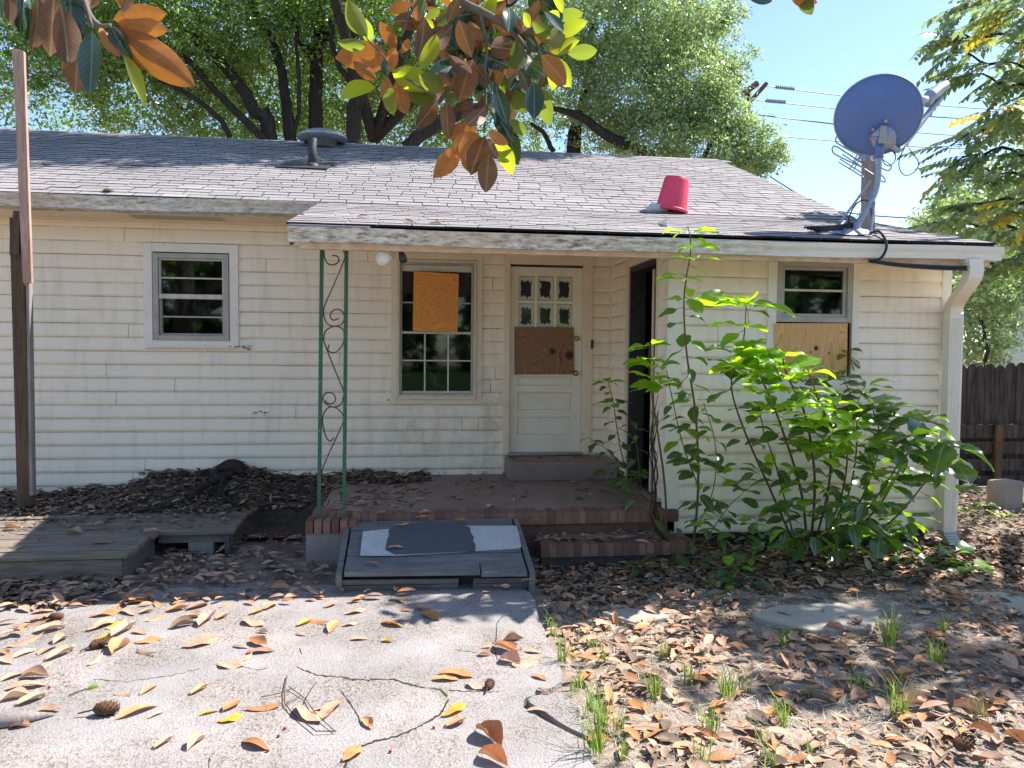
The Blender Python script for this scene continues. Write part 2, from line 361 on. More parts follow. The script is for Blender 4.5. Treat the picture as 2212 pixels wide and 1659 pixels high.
MT['crack'] = simple('crack_dirt', (.07, .055, .045), (.04, .03, .025), 30, .95, .05)
MT['brick'] = simple('brick', (.34, .17, .12), (.24, .125, .09), 12, .9, .15, bs=.4, island=.4)
MT['mortar'] = simple('mortar', (.27, .25, .22), (.18, .165, .15), 12, .95, .1, bs=.4)
MT['found'] = simple('foundation', (.10, .09, .085), (.06, .055, .05), 6, .95, .1)
MT['deck'] = m_wood('weathered_board', (.33, .27, .21), (.17, .135, .11), 0)
MT['deck_y'] = m_wood('weathered_joist', (.18, .155, .14), (.10, .085, .08), 1)
MT['ramp'] = m_wood('grey_plank', (.27, .26, .245), (.15, .14, .14), 0)
MT['post'] = m_wood('brown_post', (.20, .125, .075), (.085, .055, .035), 2)
MT['stud'] = m_wood('raw_lumber', (.62, .40, .30), (.45, .27, .2), 2, strength=.2)
MT['postgrey'] = m_wood('grey_post', (.42, .36, .33), (.27, .23, .22), 2)
MT['fence'] = m_wood('dark_picket', (.15, .115, .095), (.014, .012, .014), 2, .7)
MT['white_p'] = simple('flaking_white_paint', (.62, .62, .61), (.52, .51, .5), 7, .6, .3)
MT['grey_p'] = simple('grey_paint', (.105, .12, .14), (.09, .10, .12), 5, .6, .3)
MT['red'] = simple('faded_red_plastic', (.82, .07, .15), (.66, .045, .09), 3, .45, .4, bs=.03)
MT['dish'] = simple('dish_grey', (.12, .19, .42), (.10, .165, .38), 4, .45, .4, bs=0)
MT['galv'] = simple('galvanised', (.38, .41, .5), (.3, .33, .4), 20, .45, .5, .3)
MT['bark'] = simple('oak_bark', (.065, .055, .05), (.03, .026, .024), 6, .95, .1, stretch=(3, 3, .6), bs=.9, bd=.03, fine=16)
MT['barkl'] = simple('magnolia_bark', (.24, .20, .17), (.14, .11, .09), 30, .9, .15, bs=.4)
MT['stem'] = simple('weed_stem', (.13, .12, .05), (.16, .07, .05), 9, .7, .2, bs=.1)
MT['oakleaf'] = m_leaf('oak_leaf', (.10, .19, .045), (.15, .24, .08), (.40, .60, .08), .46, .22, .8, .6)
MT['oakleaf2'] = m_leaf('pale_oak_leaf', (.30, .42, .20), (.34, .45, .25), (.54, .70, .24), .42, .22, .9, .5)
MT['pinnate'] = m_leaf('pecan_leaf', (.19, .28, .15), (.25, .33, .21), (.44, .58, .18), .42, .3, .6, .5)
MT['pinnate_y'] = m_leaf('yellowed_leaf', (.55, .42, .05), (.5, .4, .08), (.7, .55, .05), .45, .4, .4, .3)
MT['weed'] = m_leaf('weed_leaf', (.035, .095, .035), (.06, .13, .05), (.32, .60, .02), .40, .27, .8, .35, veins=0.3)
MT['weed_b'] = m_leaf('sunlit_weed_leaf', (.15, .34, .02), (.20, .40, .04), (.62, .95, .02), .55, .35, .4, .2, veins=0.3)  # lit copy of the weed leaf: sunlight is put into its colour
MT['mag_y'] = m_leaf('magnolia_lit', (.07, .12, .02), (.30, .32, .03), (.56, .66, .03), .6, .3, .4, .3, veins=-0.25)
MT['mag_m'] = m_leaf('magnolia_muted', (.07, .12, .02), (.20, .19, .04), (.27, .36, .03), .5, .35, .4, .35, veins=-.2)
MT['mag_o'] = m_leaf('magnolia_rust', (.05, .09, .02), (.55, .20, .05), (.5, .2, .03), .22, .5, .3, .25, veins=-0.3)
MT['mag_b'] = m_leaf('magnolia_brown', (.05, .08, .02), (.21, .095, .04), (.35, .15, .03), .12, .5, .3, .4, veins=0.15)
MT['mag_g'] = m_leaf('magnolia_green', (.022, .06, .028), (.2, .1, .05), (.1, .15, .02), .1, .16, .6, .3, veins=0.15)
MT['dry_t'] = m_leaf('dry_tan', (.64, .37, .24), (.66, .43, .31), (.5, .3, .2), .1, .6, .3, .4, veins=-0.35)
MT['dry_o'] = m_leaf('dry_orange', (.66, .29, .12), (.66, .36, .20), (.6, .3, .1), .1, .55, .3, .35, veins=-0.35)
MT['dry_y'] = m_leaf('dry_yellow', (.75, .42, .06), (.7, .42, .1), (.7, .4, .05), .15, .5, .3, .2, veins=-0.35)
MT['dry_g'] = m_leaf('dry_grey', (.46, .30, .20), (.49, .34, .25), (.3, .2, .15), .05, .7, .25, .4, veins=-0.35)
MT['dry_d'] = m_leaf('dry_dark', (.20, .145, .105), (.27, .20, .15), (.1, .1, .1), .0, .8, .2, .5)
MT['grass'] = m_leaf('grass_blade', (.17, .30, .05), (.2, .32, .07), (.42, .55, .08), .4, .5, .3, .4)
MT['straw'] = m_leaf('dry_straw', (.66, .54, .43), (.66, .54, .43), (.3, .3, .3), 0, .8, .2, .5)
MT['cone'] = simple('seed_cone', (.17, .09, .05), (.08, .045, .03), 60, .85, .15, bs=.6)
MT['seed'] = simple('red_seed', (.5, .02, .03), (.35, .01, .02), 60, .3, .5)
MT['nb'] = simple('neighbour_siding', (.62, .68, .58), (.58, .64, .54), 1, .6, .2, bs=0)
MT['twig'] = simple('twig', (.10, .06, .045), (.06, .04, .03), 30, .9, .1)
MT['felt'] = simple('tarred_edge', (.035, .032, .032), (.02, .02, .02), 30, .9, .1)
MT['fascia'] = simple('peeling_fascia', (.80, .66, .50), (.62, .36, .20), 9, .7, .2, stretch=(1, 1, 3), bs=.3)

# ================================================================ SETTING
def hgt(x, y):
    h = .022 * sin(x * 1.7 + 1.1 * y) + .015 * sin(x * 3.3 - 2.2 * y + 1) - .02
    if x < .9 and y > -9.5 and x > -7: h = min(h, -.02)
    return h
g = MB(); xs = [-400, -120, -40, -14] + list(np.arange(-8, 8.01, .2)) + [14, 40, 120, 400]; ys = [-400, -120, -40, -14] + list(np.arange(-9, 3.01, .2)) + [8, 20, 60, 160, 600]
for y in ys:
    for x in xs: g.v.append((x, y, hgt(x, y) if abs(x) < 9 and -9.5 < y < 3.1 else -.02))
nx = len(xs)
for j in range(len(ys) - 1):
    for i in range(nx - 1): g.f.append((j * nx + i, j * nx + i + 1, (j + 1) * nx + i + 1, (j + 1) * nx + i))
tag(obj('ground', g, MT['ground'], smooth=True), kind='structure')

tag(obj('unseen_lawn', MB().add([(-90, -70, -.012), (90, -70, -.012), (90, -14, -.012), (-90, -14, -.012)], [(0, 1, 2, 3)]), simple('dark_lawn', (.06, .10, .03), (.04, .07, .02), 2, .9, .1)), kind='structure')  # unseen grass sheet added behind the camera to darken the window reflections
# driveway slab with a ragged right-hand edge, and the cracked-off corner piece
def ragged(pts, amp=.012, step=.09):
    out = []
    for a, b in zip(pts, pts[1:]):
        n = max(1, int((Vector(b) - Vector(a)).length / step))
        for k in range(n):
            t = k / n; out.append((a[0] + (b[0] - a[0]) * t + random.uniform(-amp, amp), a[1] + (b[1] - a[1]) * t + random.uniform(-amp, amp)))
    return out + [pts[-1]]
def gp(x, y, z=.012): p = aZ(x, y, z); return (p.x, p.y)
edge = [gp(*q) for q in ((1592, 1776), (1603, 1800), (1628, 1870), (1650, 1930), (1668, 1980), (1690, 2040), (1664, 2062), (1572, 2096), (1566, 2118), (1640, 2158), (1700, 2196), (1766, 2226), (1782, 2304))]
re_ = ragged(edge)
slab = [(-3.9, -12), (.75, -12)] + list(reversed(re_)) + [(.70, -2.72), (-3.9, -2.5)]
dv = obj('driveway', MB().prism(slab, -.09, .012), MT['conc']); tag(dv, kind='structure')
pc = [gp(*q) for q in ((1580, 2103), (1600, 2088), (1690, 2083), (1728, 2110), (1745, 2150), (1762, 2210), (1705, 2184), (1645, 2146))]
obj('slab_piece', MB().prism(list(reversed(ragged(pc + [pc[0]], .006, .06)[:-1])), -.08, .014), MT['conc'], dv)
def crack(px, wd=.006, z=.0145):
    P = []
    for a, b in zip(px, px[1:]):
        n = max(2, int(abs(a[0] - b[0]) + abs(a[1] - b[1])) // 9)
        for k in range(n): t = k / n; P.append(aZ(a[0] + (b[0] - a[0]) * t, a[1] + (b[1] - a[1]) * t + random.uniform(-2, 2), z))
    mb = MB(); V = []; m = len(P)
    for i, p in enumerate(P):
        d = (P[min(i + 1, m - 1)] - P[max(i - 1, 0)]); d.z = 0; d.normalize(); s = Vector((-d.y, d.x, 0)) * wd * random.uniform(.25, 1.) * (1 if 0 < i < m - 1 else .1)
        V += [p + s, p - s]
    mb.add(V, [(2 * i + 1, 2 * i + 3, 2 * i + 2, 2 * i) for i in range(m - 1)]); obj('crack', mb, MT['crack'], dv)
def cB(l): return [(1024 + x * .463, 1536 + y * .463) for x, y in l]
def cA(l): return [(x * .463, 1536 + y * .463) for x, y in l]
crack(cA([(1920, 1000), (2060, 1060), (2212, 1068)]) + cB([(120, 1085), (340, 1085), (480, 1125), (640, 1150), (700, 1210)]), .006)
crack(cB([(700, 1210), (640, 1310), (520, 1380), (380, 1445), (200, 1490), (60, 1540)]), .008)
crack(cB([(690, 1150), (860, 1165), (1050, 1160)]), .004)
crack(cB([(980, 840), (1010, 950), (1200, 950), (1400, 940)]), .003)
crack(cA([(1940, 880), (1965, 950)]), .004)
crack(cB([(0, 1160), (60, 1240), (110, 1320), (130, 1400)]), .004)
crack(cA([(1080, 2000), (1240, 1800), (1350, 1700), (1360, 1560)]), .003)
crack(cA([(600, 1080), (820, 1100), (1090, 1060), (1320, 1010)]), .003)
crack(cB([(60, 1540), (20, 1660), (60, 1800)]), .006)
crack(cB([(1000, 870), (1010, 720), (1060, 660)]), .004)
crack(cA([(1560, 1000), (1650, 1020), (1760, 1010)]), .0025)
crack(cB([(1200, 1200), (1240, 1280), (1330, 1330)]), .004)
crack(cB([(0, 1085), (120, 1085)]), .004)
crack(cB([(740, 895), (880, 910), (980, 870)]), .003)

# ================================================================ HOUSE
house = thing('house', 'single storey cream house with lap siding, boarded windows and a low shingle roof', 'house', (0, 0, 0))
def part(name): 
    o = bpy.data.objects.new(name, None); COL.objects.link(o); o.parent = house; o.empty_display_size = .1; BASE[o.name] = Matrix.Identity(4); return o
H = .138
def split(mb, parent):
    # joined strips that touch stay one board; separated stretches become boards of their own
    n = len(mb.v); root = list(range(n)); key = {}
    def fnd(a):
        while root[a] != a: root[a] = root[root[a]]; a = root[a]
        return a
    for i, v in enumerate(mb.v):
        k = tuple(round(c, 4) for c in v)
        if k in key: root[fnd(i)] = fnd(key[k])
        else: key[k] = i
    for f in mb.f:
        for b in f[1:]: root[fnd(b)] = fnd(f[0])
    xs = {}
    for f in mb.f: xs.setdefault(fnd(f[0]), []).append(f)
    def span(fl, ax): c = [mb.v[i][ax] for f in fl for i in f]; return min(c), max(c)
    ax = 0 if len(mb.v) and abs(mb.v[0][0] - mb.v[-1][0]) > .06 else 1
    groups = []
    for fl in sorted(xs.values(), key=lambda l: span(l, ax)[0] - span(l, ax)[1]):
        a, b = span(fl, ax)
        for g in groups:
            if a < g[1] - .02 and b > g[0] + .02: g[2].extend(fl); break
        else: groups.append([a, b, list(fl)])
    for a, b, fl in groups:
        idx = sorted({i for f in fl for i in f}); m = {i: k for k, i in enumerate(idx)}
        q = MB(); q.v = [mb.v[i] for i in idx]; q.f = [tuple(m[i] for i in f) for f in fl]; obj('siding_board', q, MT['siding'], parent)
def siding(parent, plane, s0, s1, z0, z1, cuts, side=-1, zoff=0):
    """lap boards on a wall: plane = ('Y', y) faces -Y, ('X', x) faces -X (side -1) or +X (side 1)"""
    z = z0; first = True
    while z < z1 - .01:
        zt = min(z + H, z1); jx = [s0 + (s1 - s0) * random.uniform(.12, .88)] if s1 - s0 > 2 and random.random() < .6 else []
        if s1 - s0 > 6: jx.append(s0 + (s1 - s0) * random.uniform(.4, .95))
        jc = [(q, q + .004, z, zt) for q in jx]; zs = sorted({z, zt} | {c for k in cuts for c in k[2:] if z < c < zt})
        mb = MB(); ph = random.uniform(0, 9)
        def off(q, s): 
            t = (q - z) / H; return -(.029 - .024 * t + .004 * sin(pi * t) - .010 * max(0, 1 - t / .22) ** 2) + .0012 * sin(s * 1.9 + ph) + .0008 * sin(s * 5.1 + ph)
        def P(s, q, o): 
            dz = .0018 * sin(s * 1.3 + ph)
            return (s, plane[1] + o, q + dz) if plane[0] == 'Y' else (plane[1] - side * -1 * (o if side == 1 else -o) if False else plane[1] + (o if side == -1 else -o), s, q + dz)
        for a, b in zip(zs, zs[1:]):
            iv = [(s0, s1)]; mid = (a + b) / 2
            for c in list(cuts) + jc:
                if c[2] < mid < c[3]:
                    nv = []
                    for p, q in iv:
                        if c[1] <= p or c[0] >= q: nv.append((p, q))
                        else:
                            if c[0] > p: nv.append((p, c[0]))
                            if c[1] < q: nv.append((c[1], q))
                    iv = nv
            for p, q in iv:
                n = max(1, int((q - p) / .4)); S = [p + (q - p) * i / n for i in range(n + 1)]; T = [a + (b - a) * i / 6 for i in range(7)]
                rows = [[P(s, t, off(t, s)) for s in S] for t in T]
                if a == z: rows = [[P(s, a, -.0005) for s in S]] + rows
                V = [v for r in rows for v in r]; w_ = len(S)
                fl = [(j * w_ + i, j * w_ + i + 1, (j + 1) * w_ + i + 1, (j + 1) * w_ + i) for j in range(len(rows) - 1) for i in range(n)]
                if plane[0] == 'X' and side == -1: fl = [tuple(reversed(t)) for t in fl]
                mb.add(V, fl)
        split(mb, parent)
        z = zt
X0, XR, WX, WY = -6.5, 2.134, 4.69, -1.9
wall = part('front_wall')
cut_lw = (-2.757, -1.827, 1.689, 2.76); cut_mw = (-.273, .691, 1.122, 2.86); cut_dr = (.93, 1.9, .3, 2.86)
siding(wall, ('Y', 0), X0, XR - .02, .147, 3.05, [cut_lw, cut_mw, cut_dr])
ch = MB(); cr = random.Random(8)
for (cx, cy, sx, sy, n) in ((785, 1237, 24, 8, 11), (700, 1040, 40, 5, 9), (745, 1045, 10, 8, 5), (1165, 1200, 2, 6, 3), (1125, 965, 3, 3, 1), (1490, 1000, 2, 2, 1)):
    for k in range(n):
        p = aY(cx + cr.gauss(0, sx * .6), cy + cr.gauss(0, sy * .5), -.05 if cy > 1100 or cx > 1000 else -.064); w_ = cr.uniform(.003, .011); ch.box(p.x - w_, p.x + w_, -.066 if 1030 < cy < 1050 else -.034, -.02, p.z - w_ * .35, p.z + w_ * .35, .001)
obj('chipped_spots', ch, MT['black_m'], wall)['kind'] = 'stuff'
wing = part('wing_wall')
cut_rw = (3.02, 3.80, 1.50, 2.49)
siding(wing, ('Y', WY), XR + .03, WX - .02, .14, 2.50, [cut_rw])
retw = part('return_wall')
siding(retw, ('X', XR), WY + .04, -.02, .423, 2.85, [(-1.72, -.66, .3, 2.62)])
endw = part('side_wall')
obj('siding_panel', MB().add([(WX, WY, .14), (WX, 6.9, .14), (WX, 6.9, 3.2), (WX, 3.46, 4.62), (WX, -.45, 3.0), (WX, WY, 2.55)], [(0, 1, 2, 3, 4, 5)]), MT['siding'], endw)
bw = part('rear_wall')
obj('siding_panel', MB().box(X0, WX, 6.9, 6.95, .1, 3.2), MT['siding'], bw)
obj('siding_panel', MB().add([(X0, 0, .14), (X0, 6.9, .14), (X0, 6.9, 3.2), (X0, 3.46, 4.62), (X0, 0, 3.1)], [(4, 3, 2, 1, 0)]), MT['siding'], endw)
fd = part('foundation')
obj('foundation_wall', MB().box(X0 + .02, XR, .03, .2, -.1, .16), MT['found'], fd)
obj('foundation_wall', MB().box(XR + .08, WX - .06, WY + .10, WY + .2, -.1, .15), MT['found'], fd)
obj('foundation_wall', MB().box(WX - .25, WX - .06, WY + .2, 6.8, -.1, .15), MT['found'], fd)
# rooms behind the openings (dark plaster, open towards the wall)
def room(x0, x1, y0, y1, z0, z1, openside):
    mb = MB(); v = [(x0, y0, z0), (x1, y0, z0), (x1, y1, z0), (x0, y1, z0), (x0, y0, z1), (x1, y0, z1), (x1, y1, z1), (x0, y1, z1)]
    f = [(0, 1, 2, 3), (7, 6, 5, 4), (1, 5, 6, 2), (2, 6, 7, 3)]
    if openside != 'x': f.append((0, 3, 7, 4))
    if openside != 'y': f.append((0, 4, 5, 1))
    mb.add(v, f); return mb
rm = part('interior')
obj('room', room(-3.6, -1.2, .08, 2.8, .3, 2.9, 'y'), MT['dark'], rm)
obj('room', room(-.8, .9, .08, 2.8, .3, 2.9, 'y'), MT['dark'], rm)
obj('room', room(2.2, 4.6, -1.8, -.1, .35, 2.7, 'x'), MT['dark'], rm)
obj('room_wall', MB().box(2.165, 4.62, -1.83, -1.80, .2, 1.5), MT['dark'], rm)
# corner posts / trims
tr = part('corner_trim')
obj('corner_board', MB().box(XR - .035, XR + .0, -.065, -.022, .42, 2.9), MT['trim'], tr, bevel=.006)
obj('corner_board', MB().box(XR - .025, XR + .105, WY - .03, WY + .05, .142, 2.52), MT['trim_wing'], tr, bevel=.006)
obj('corner_board', MB().box(WX - .06, WX + .03, WY - .03, WY + .06, .12, 2.52), MT['trim_wing'], tr, bevel=.006)
# big boards round openings
def rect_trim(parent, x0, x1, z0, z1, t, y0, y1, m, name='trim', sides='LRTB'):
    if 'L' in sides: obj(name, MB().box(x0, x0 + t, y0, y1, z0, z1), m, parent, bevel=.003)
    if 'R' in sides: obj(name, MB().box(x1 - t, x1, y0, y1, z0, z1), m, parent, bevel=.003)
    if 'T' in sides: obj(name, MB().box(x0 + t, x1 - t, y0 + .001, y1, z1 - t, z1), m, parent, bevel=.003)
    if 'B' in sides: obj(name, MB().box(x0 + t, x1 - t, y0 + .001, y1, z0, z0 + t), m, parent, bevel=.003)
def pane(x0, x1, z0, z1, y, par, m=None): obj('pane', MB().box(x0, x1, y, y + .004, z0, z1), m or MT['glass'], par)
# --- left window
lw = part('window'); lw['label'] = 'small unboarded window with white casing on the long wall'
rect_trim(lw, -2.757, -1.827, 1.69, 2.76, .088, -.045, .0, MT['trim_l'], 'casing')
obj('sill', MB().box(-2.72, -1.86, -.062, -.03, 1.70, 1.722), MT['trim_l'], lw, bevel=.003)
rect_trim(lw, -2.66, -1.92, 1.775, 2.66, .052, -.055, .03, MT['alu'], 'frame')
rect_trim(lw, -2.607, -1.973, 2.232, 2.607, .016, -.03, .02, MT['alu_w'], 'sash')
rect_trim(lw, -2.607, -1.973, 1.828, 2.228, .02, -.015, .035, MT['alu'], 'sash')
obj('meeting_rail', MB().box(-2.607, -1.973, -.04, .03, 2.20, 2.245), MT['alu_w'], lw)
obj('muntin', MB().box(-2.59, -1.99, -.012, .012, 2.405, 2.42), MT['alu_w'], lw)
obj('muntin', MB().box(-2.59, -1.99, .0, .02, 2.01, 2.025), MT['alu'], lw)
for a, b, c in ((2.42, 2.60, .0), (2.245, 2.405, .0), (2.025, 2.2, .02), (1.84, 2.01, .02)): pane(-2.595, -1.985, a, b, c + .004, lw)
# --- middle window
mw = part('window'); mw['label'] = 'tall window with an orange plywood sheet over its upper sash'
rect_trim(mw, -.273, .691, 1.122, 2.72, .062, -.045, 0, MT['trim'], 'casing')
obj('head_board', MB().box(-.22, .9, -.038, 0, 2.72, 2.88), MT['trim'], mw)
rect_trim(mw, -.212, .63, 1.192, 2.655, .03, -.062, .02, MT['alu_w'], 'frame')
rect_trim(mw, -.18, .598, 1.222, 2.625, .022, -.04, .03, MT['alu'], 'frame')
obj('head_rail', MB().box(-.158, .576, -.02, .03, 2.535, 2.60), MT['alu_w'], mw)
obj('sill', MB().box(-.20, .62, -.075, -.03, 1.18, 1.20), MT['trim'], mw)
zt, zm, zb = 2.535, 1.885, 1.262; xa, xb = -.156, .574; c1, c2 = .083, .332
obj('meeting_rail', MB().box(xa, xb, -.035, .02, zm - .012, zm + .012), MT['alu_w'], mw)
obj('bottom_rail', MB().box(xa, xb, -.03, .02, 1.245, zb), MT['alu_w'], mw)
for z0, z1, zc, yy in ((zb, zm - .012, 1.588, -.012), (zm + .012, zt, 2.205, .01)):
    for x in (c1, c2): obj('muntin', MB().box(x - .008, x + .008, yy - .01, yy + .01, z0, z1), MT['alu_w'], mw)
    obj('muntin', MB().box(xa, xb, yy - .009, yy + .009, zc - .007, zc + .007), MT['alu_w'], mw)
    for x0_, x1_ in ((xa, c1 - .008), (c1 + .008, c2 - .008), (c2 + .008, xb)):
        pane(x0_, x1_, z0, zc - .007, yy, mw); pane(x0_, x1_, zc + .007, z1, yy, mw)
def quadboard(name, px, Y, t, m, par):
    P = [aY(x, y, Y) for x, y in px]  # TL TR BR BL in source pixels of the board's corners
    return obj(name, MB().hexa([P[3], P[2], P[2] + Vector((0, t, 0)), P[3] + Vector((0, t, 0))], [P[0], P[1], P[1] + Vector((0, t, 0)), P[0] + Vector((0, t, 0))]), m, par)
pb = quadboard('plywood_sheet', ((1241.6, 814), (1377, 822), (1372, 996), (1238.5, 993)), -.085, .012, MT['ply_o'], mw)
def bolt(p, par, r=.012):
    mb = MB().tube([p, p + Vector((0, -.012, 0))], [r, r * .6], 8); obj('bolt', mb, MT['steel'], par)
q = aY(1313, 918, -.085); bolt(q, pb)
# white strip standing in for a reflection in the lower middle pane
cm = MB(); cp = [aY(1283 + i * 4 + 5 * sin(i * 2.1), 1098 + i * 9, .12) for i in range(8)]
for i, p in enumerate(cp): cm.v += [tuple(p + Vector((-.028 + .01 * sin(i * 3), 0, 0))), tuple(p + Vector((.0, -.02, 0))), tuple(p + Vector((.03 + .012 * sin(i * 2), .01, 0)))]
cm.f += [(3 * i + k, 3 * i + k + 1, 3 * i + k + 4, 3 * i + k + 3) for i in range(7) for k in range(2)]
obj('pane_reflection', cm, MT['white_p'], mw)
# --- right window on the wing
rw = part('window'); rw['label'] = 'dark slider window with a tan plywood sheet covering its lower half'
Y = WY
obj('casing', MB().box(2.995, 3.075, Y - .04, Y, 1.49, 2.50), MT['trim_wing'], rw, bevel=.003)
obj('casing', MB().box(3.775, 3.84, Y - .04, Y, 1.45, 2.50), MT['trim_wing'], rw, bevel=.003)
rect_trim(rw, 3.077, 3.773, 1.975, 2.50, .045, Y - .035, Y + .03, MT['alu'], 'frame')
rect_trim(rw, 3.124, 3.726, 2.02, 2.455, .03, Y - .02, Y + .03, MT['alu'], 'sash')
obj('muntin', MB().box(3.15, 3.70, Y - .01, Y + .01, 2.243, 2.262), MT['alu_w'], rw)
pane(3.15, 3.70, 2.262, 2.43, Y, rw); pane(3.15, 3.70, 2.045, 2.243, Y, rw)
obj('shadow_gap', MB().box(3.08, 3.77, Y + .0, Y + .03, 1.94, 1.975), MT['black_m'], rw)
pt_ = quadboard('plywood_sheet', ((2324, 970), (2543, 970), (2541, 1130), (2324, 1130)), Y - .05, .012, MT['ply_t'], rw)
bolt(aY(2433, 1056, Y - .05), pt_)
# --- entry door
dr = part('door'); dr['label'] = 'panelled entry door with six scraped panes and a brown plywood patch'
obj('casing', MB().box(.928, .995, -.045, 0, .36, 2.66), MT['trim'], dr, bevel=.004)
obj('casing', MB().box(1.815, 1.905, -.045, 0, .56, 2.66), MT['trim'], dr, bevel=.004)
obj('casing', MB().box(.928, 1.905, -.047, 0, 2.66, 2.86), MT['trim'], dr)
obj('casing', MB().box(.995, 1.815, -.03, .05, 2.635, 2.66), MT['trim'], dr)
obj('jamb', MB().box(.975, 1.0, -.02, .12, .56, 2.635), MT['trim'], dr)
obj('jamb', MB().box(1.80, 1.825, -.02, .12, .56, 2.635), MT['trim'], dr)
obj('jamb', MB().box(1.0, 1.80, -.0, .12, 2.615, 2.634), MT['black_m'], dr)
obj('threshold', MB().box(.98, 1.82, -.05, .1, .562, .590), MT['steel'], dr)
YD = .02
def dx(x, y): p = aY(x, y, YD); return p.x, p.z
def q6(cx, cy): return (1100 + cx / 2.2125, 700 + cy / 2.2125)
# slab pieces: stiles and rails round recessed panels and panes
colx = [(1008, 1113), (1135, 1242), (1262, 1367)]; rowz = [(283, 445), (465, 627)]; pans = [(1000, 1365, 952, 1012), (998, 1365, 1055, 1172), (998, 1365, 1218, 1335)]
cells = [(a, b, c, d) for a, b in colx for c, d in rowz]
sx0, sx1, sz0, sz1 = 1.003, 1.797, .592, 2.612
def cellw(a, b, c, d): p = dx(*q6(a, (c + d) / 2)); q = dx(*q6(b, (c + d) / 2)); u = dx(*q6((a + b) / 2, c)); l = dx(*q6((a + b) / 2, d)); return p[0], q[0], l[1], u[1]
CW = [cellw(*c) for c in cells]; PW = [cellw(*c) for c in pans]
# common grid
gx = [np.mean([CW[0][0], CW[1][0]]), np.mean([CW[0][1], CW[1][1]]), CW[2][0], CW[2][1], CW[4][0], CW[4][1]]
gz = [CW[0][3], CW[0][2], CW[1][3], CW[1][2]]
slabm = MB()
def sb(a, b, c, d): slabm.box(a, b, YD, YD + .044, c, d)
sb(sx0, gx[0], sz0, sz1); sb(gx[5], sx1, sz0, sz1); sb(gx[0], gx[5], gz[0], sz1)
for k in ((1, 2), (3, 4)): sb(gx[k[0]], gx[k[1]], gz[3], gz[0])
for k in ((0, 1), (2, 3), (4, 5)): sb(gx[k[0]], gx[k[1]], gz[2], gz[1])
zz = [gz[3]] + [v for p in PW for v in (p[3], p[2])] + [sz0]
for i in range(0, len(zz), 2): sb(gx[0], gx[5], zz[i + 1], zz[i])
obj('slab', slabm, MT['door'], dr)
for p in PW: obj('panel', MB().box(gx[0], gx[5], YD + .026, YD + .035, p[2], p[3]).box(gx[0] + .012, gx[5] - .012, YD + .016, YD + .0255, p[2] + .012, p[3] - .01), MT['door'], dr)
for i in (0, 2, 4):
    for a, b in ((gz[1], gz[0]), (gz[3], gz[2])):
        fr = part('pane_frame'); fr.parent = dr
        x0_, x1_ = gx[i], gx[i + 1]
        pn = obj('pane', MB().box(x0_ + .004, x1_ - .004, YD + .02, YD + .024, a + .004, b - .004), MT['pane'], dr)
        bpy.data.objects.remove(fr)
bb = quadboard('plywood_sheet', (q6(983, 622), q6(1375, 624), q6(1377, 935), q6(983, 937)), -.005, .012, MT['ply_b'], dr)
bolt(aY(*q6(1180, 773), -.005), bb)
kb = aY(*q6(1392, 930), -.03); 
obj('knob', MB().tube([kb + Vector((0, .05, 0)), kb + Vector((0, .045, 0)), kb + Vector((0, .04, 0)), kb + Vector((0, .015, 0)), kb + Vector((0, .005, 0)), kb + Vector((0, -.012, 0)), kb + Vector((0, -.025, 0))], [.03, .03, .011, .011, .026, .026, .01], 12), MT['brass'], dr, True)
kb = aY(*q6(1400, 698), -.0)
obj('deadbolt', MB().tube([kb + Vector((0, .02, 0)), kb, kb + Vector((0, -.008, 0))], [.03, .028, .012], 12), MT['brass'], dr, True)
for cy in (300, 835, 1390):
    p = aY(*q6(931, cy), -.04); obj('hinge', MB().box(.985, 1.004, -.012, .018, p.z - .045, p.z + .045), MT['steel'], dr)
p = aY(*q6(1497, 736), -.05); obj('doorbell', MB().box(p.x - .014, p.x + .014, -.06, -.045, p.z - .05, p.z + .05), MT['black_m'], house, bevel=.004)
# --- open doorway in the return wall
od = part('open_doorway')
def yb(name, y0, y1, z0, z1, m, x0=-.04, x1=.05): obj(name, MB().box(XR + x0, XR + x1, y0, y1, z0, z1), m, od, bevel=.003)
yb('casing', -.74, -.66, .38, 2.60, MT['trim']); yb('casing', -1.73, -1.64, .38, 2.60, MT['trim_wing']); yb('casing', -1.73, -.66, 2.545, 2.62, MT['trim'], -.042)
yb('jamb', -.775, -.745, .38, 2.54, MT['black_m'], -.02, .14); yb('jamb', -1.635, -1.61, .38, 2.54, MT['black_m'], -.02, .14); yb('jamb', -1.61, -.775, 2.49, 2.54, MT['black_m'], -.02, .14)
yb('storm_frame', -1.15, -1.12, .38, 2.48, MT['steel'], .10, .125); yb('storm_frame', -1.27, -1.22, .38, 2.48, MT['trim'], .06, .075)
yb('door_edge', -1.10, -1.06, .38, 2.46, MT['postgrey'], .16, .5)

# --- roof
RY, RZ, EY, EZ, FY, FZ = 3.46, 4.74, -.45, 3.137, -2.38, 2.625
sm = (RZ - EZ) / (RY - EY); ss = (EZ - FZ) / (EY - FY); SX0 = -.93
rf = part('roof')
def slab_(x0, x1, y0, z0, y1, z1, t, m, name): obj(name, MB().add([(x0, y0, z0), (x1, y0, z0), (x1, y1, z1), (x0, y1, z1), (x0, y0, z0 - t), (x1, y0, z0 - t), (x1, y1, z1 - t), (x0, y1, z1 - t)], [(0, 1, 2, 3), (7, 6, 5, 4), (0, 4, 5, 1), (1, 5, 6, 2), (2, 6, 7, 3), (3, 7, 4, 0)]), m, rf)
slab_(X0 - .3, WX + .05, EY, EZ - .035, RY, RZ - .035, .05, MT['felt'], 'roof_deck')
slab_(X0 - .3, WX + .05, 7.35, EZ - .012, RY + .001, RZ - .012, .05, MT['shingle'], 'roof_deck')
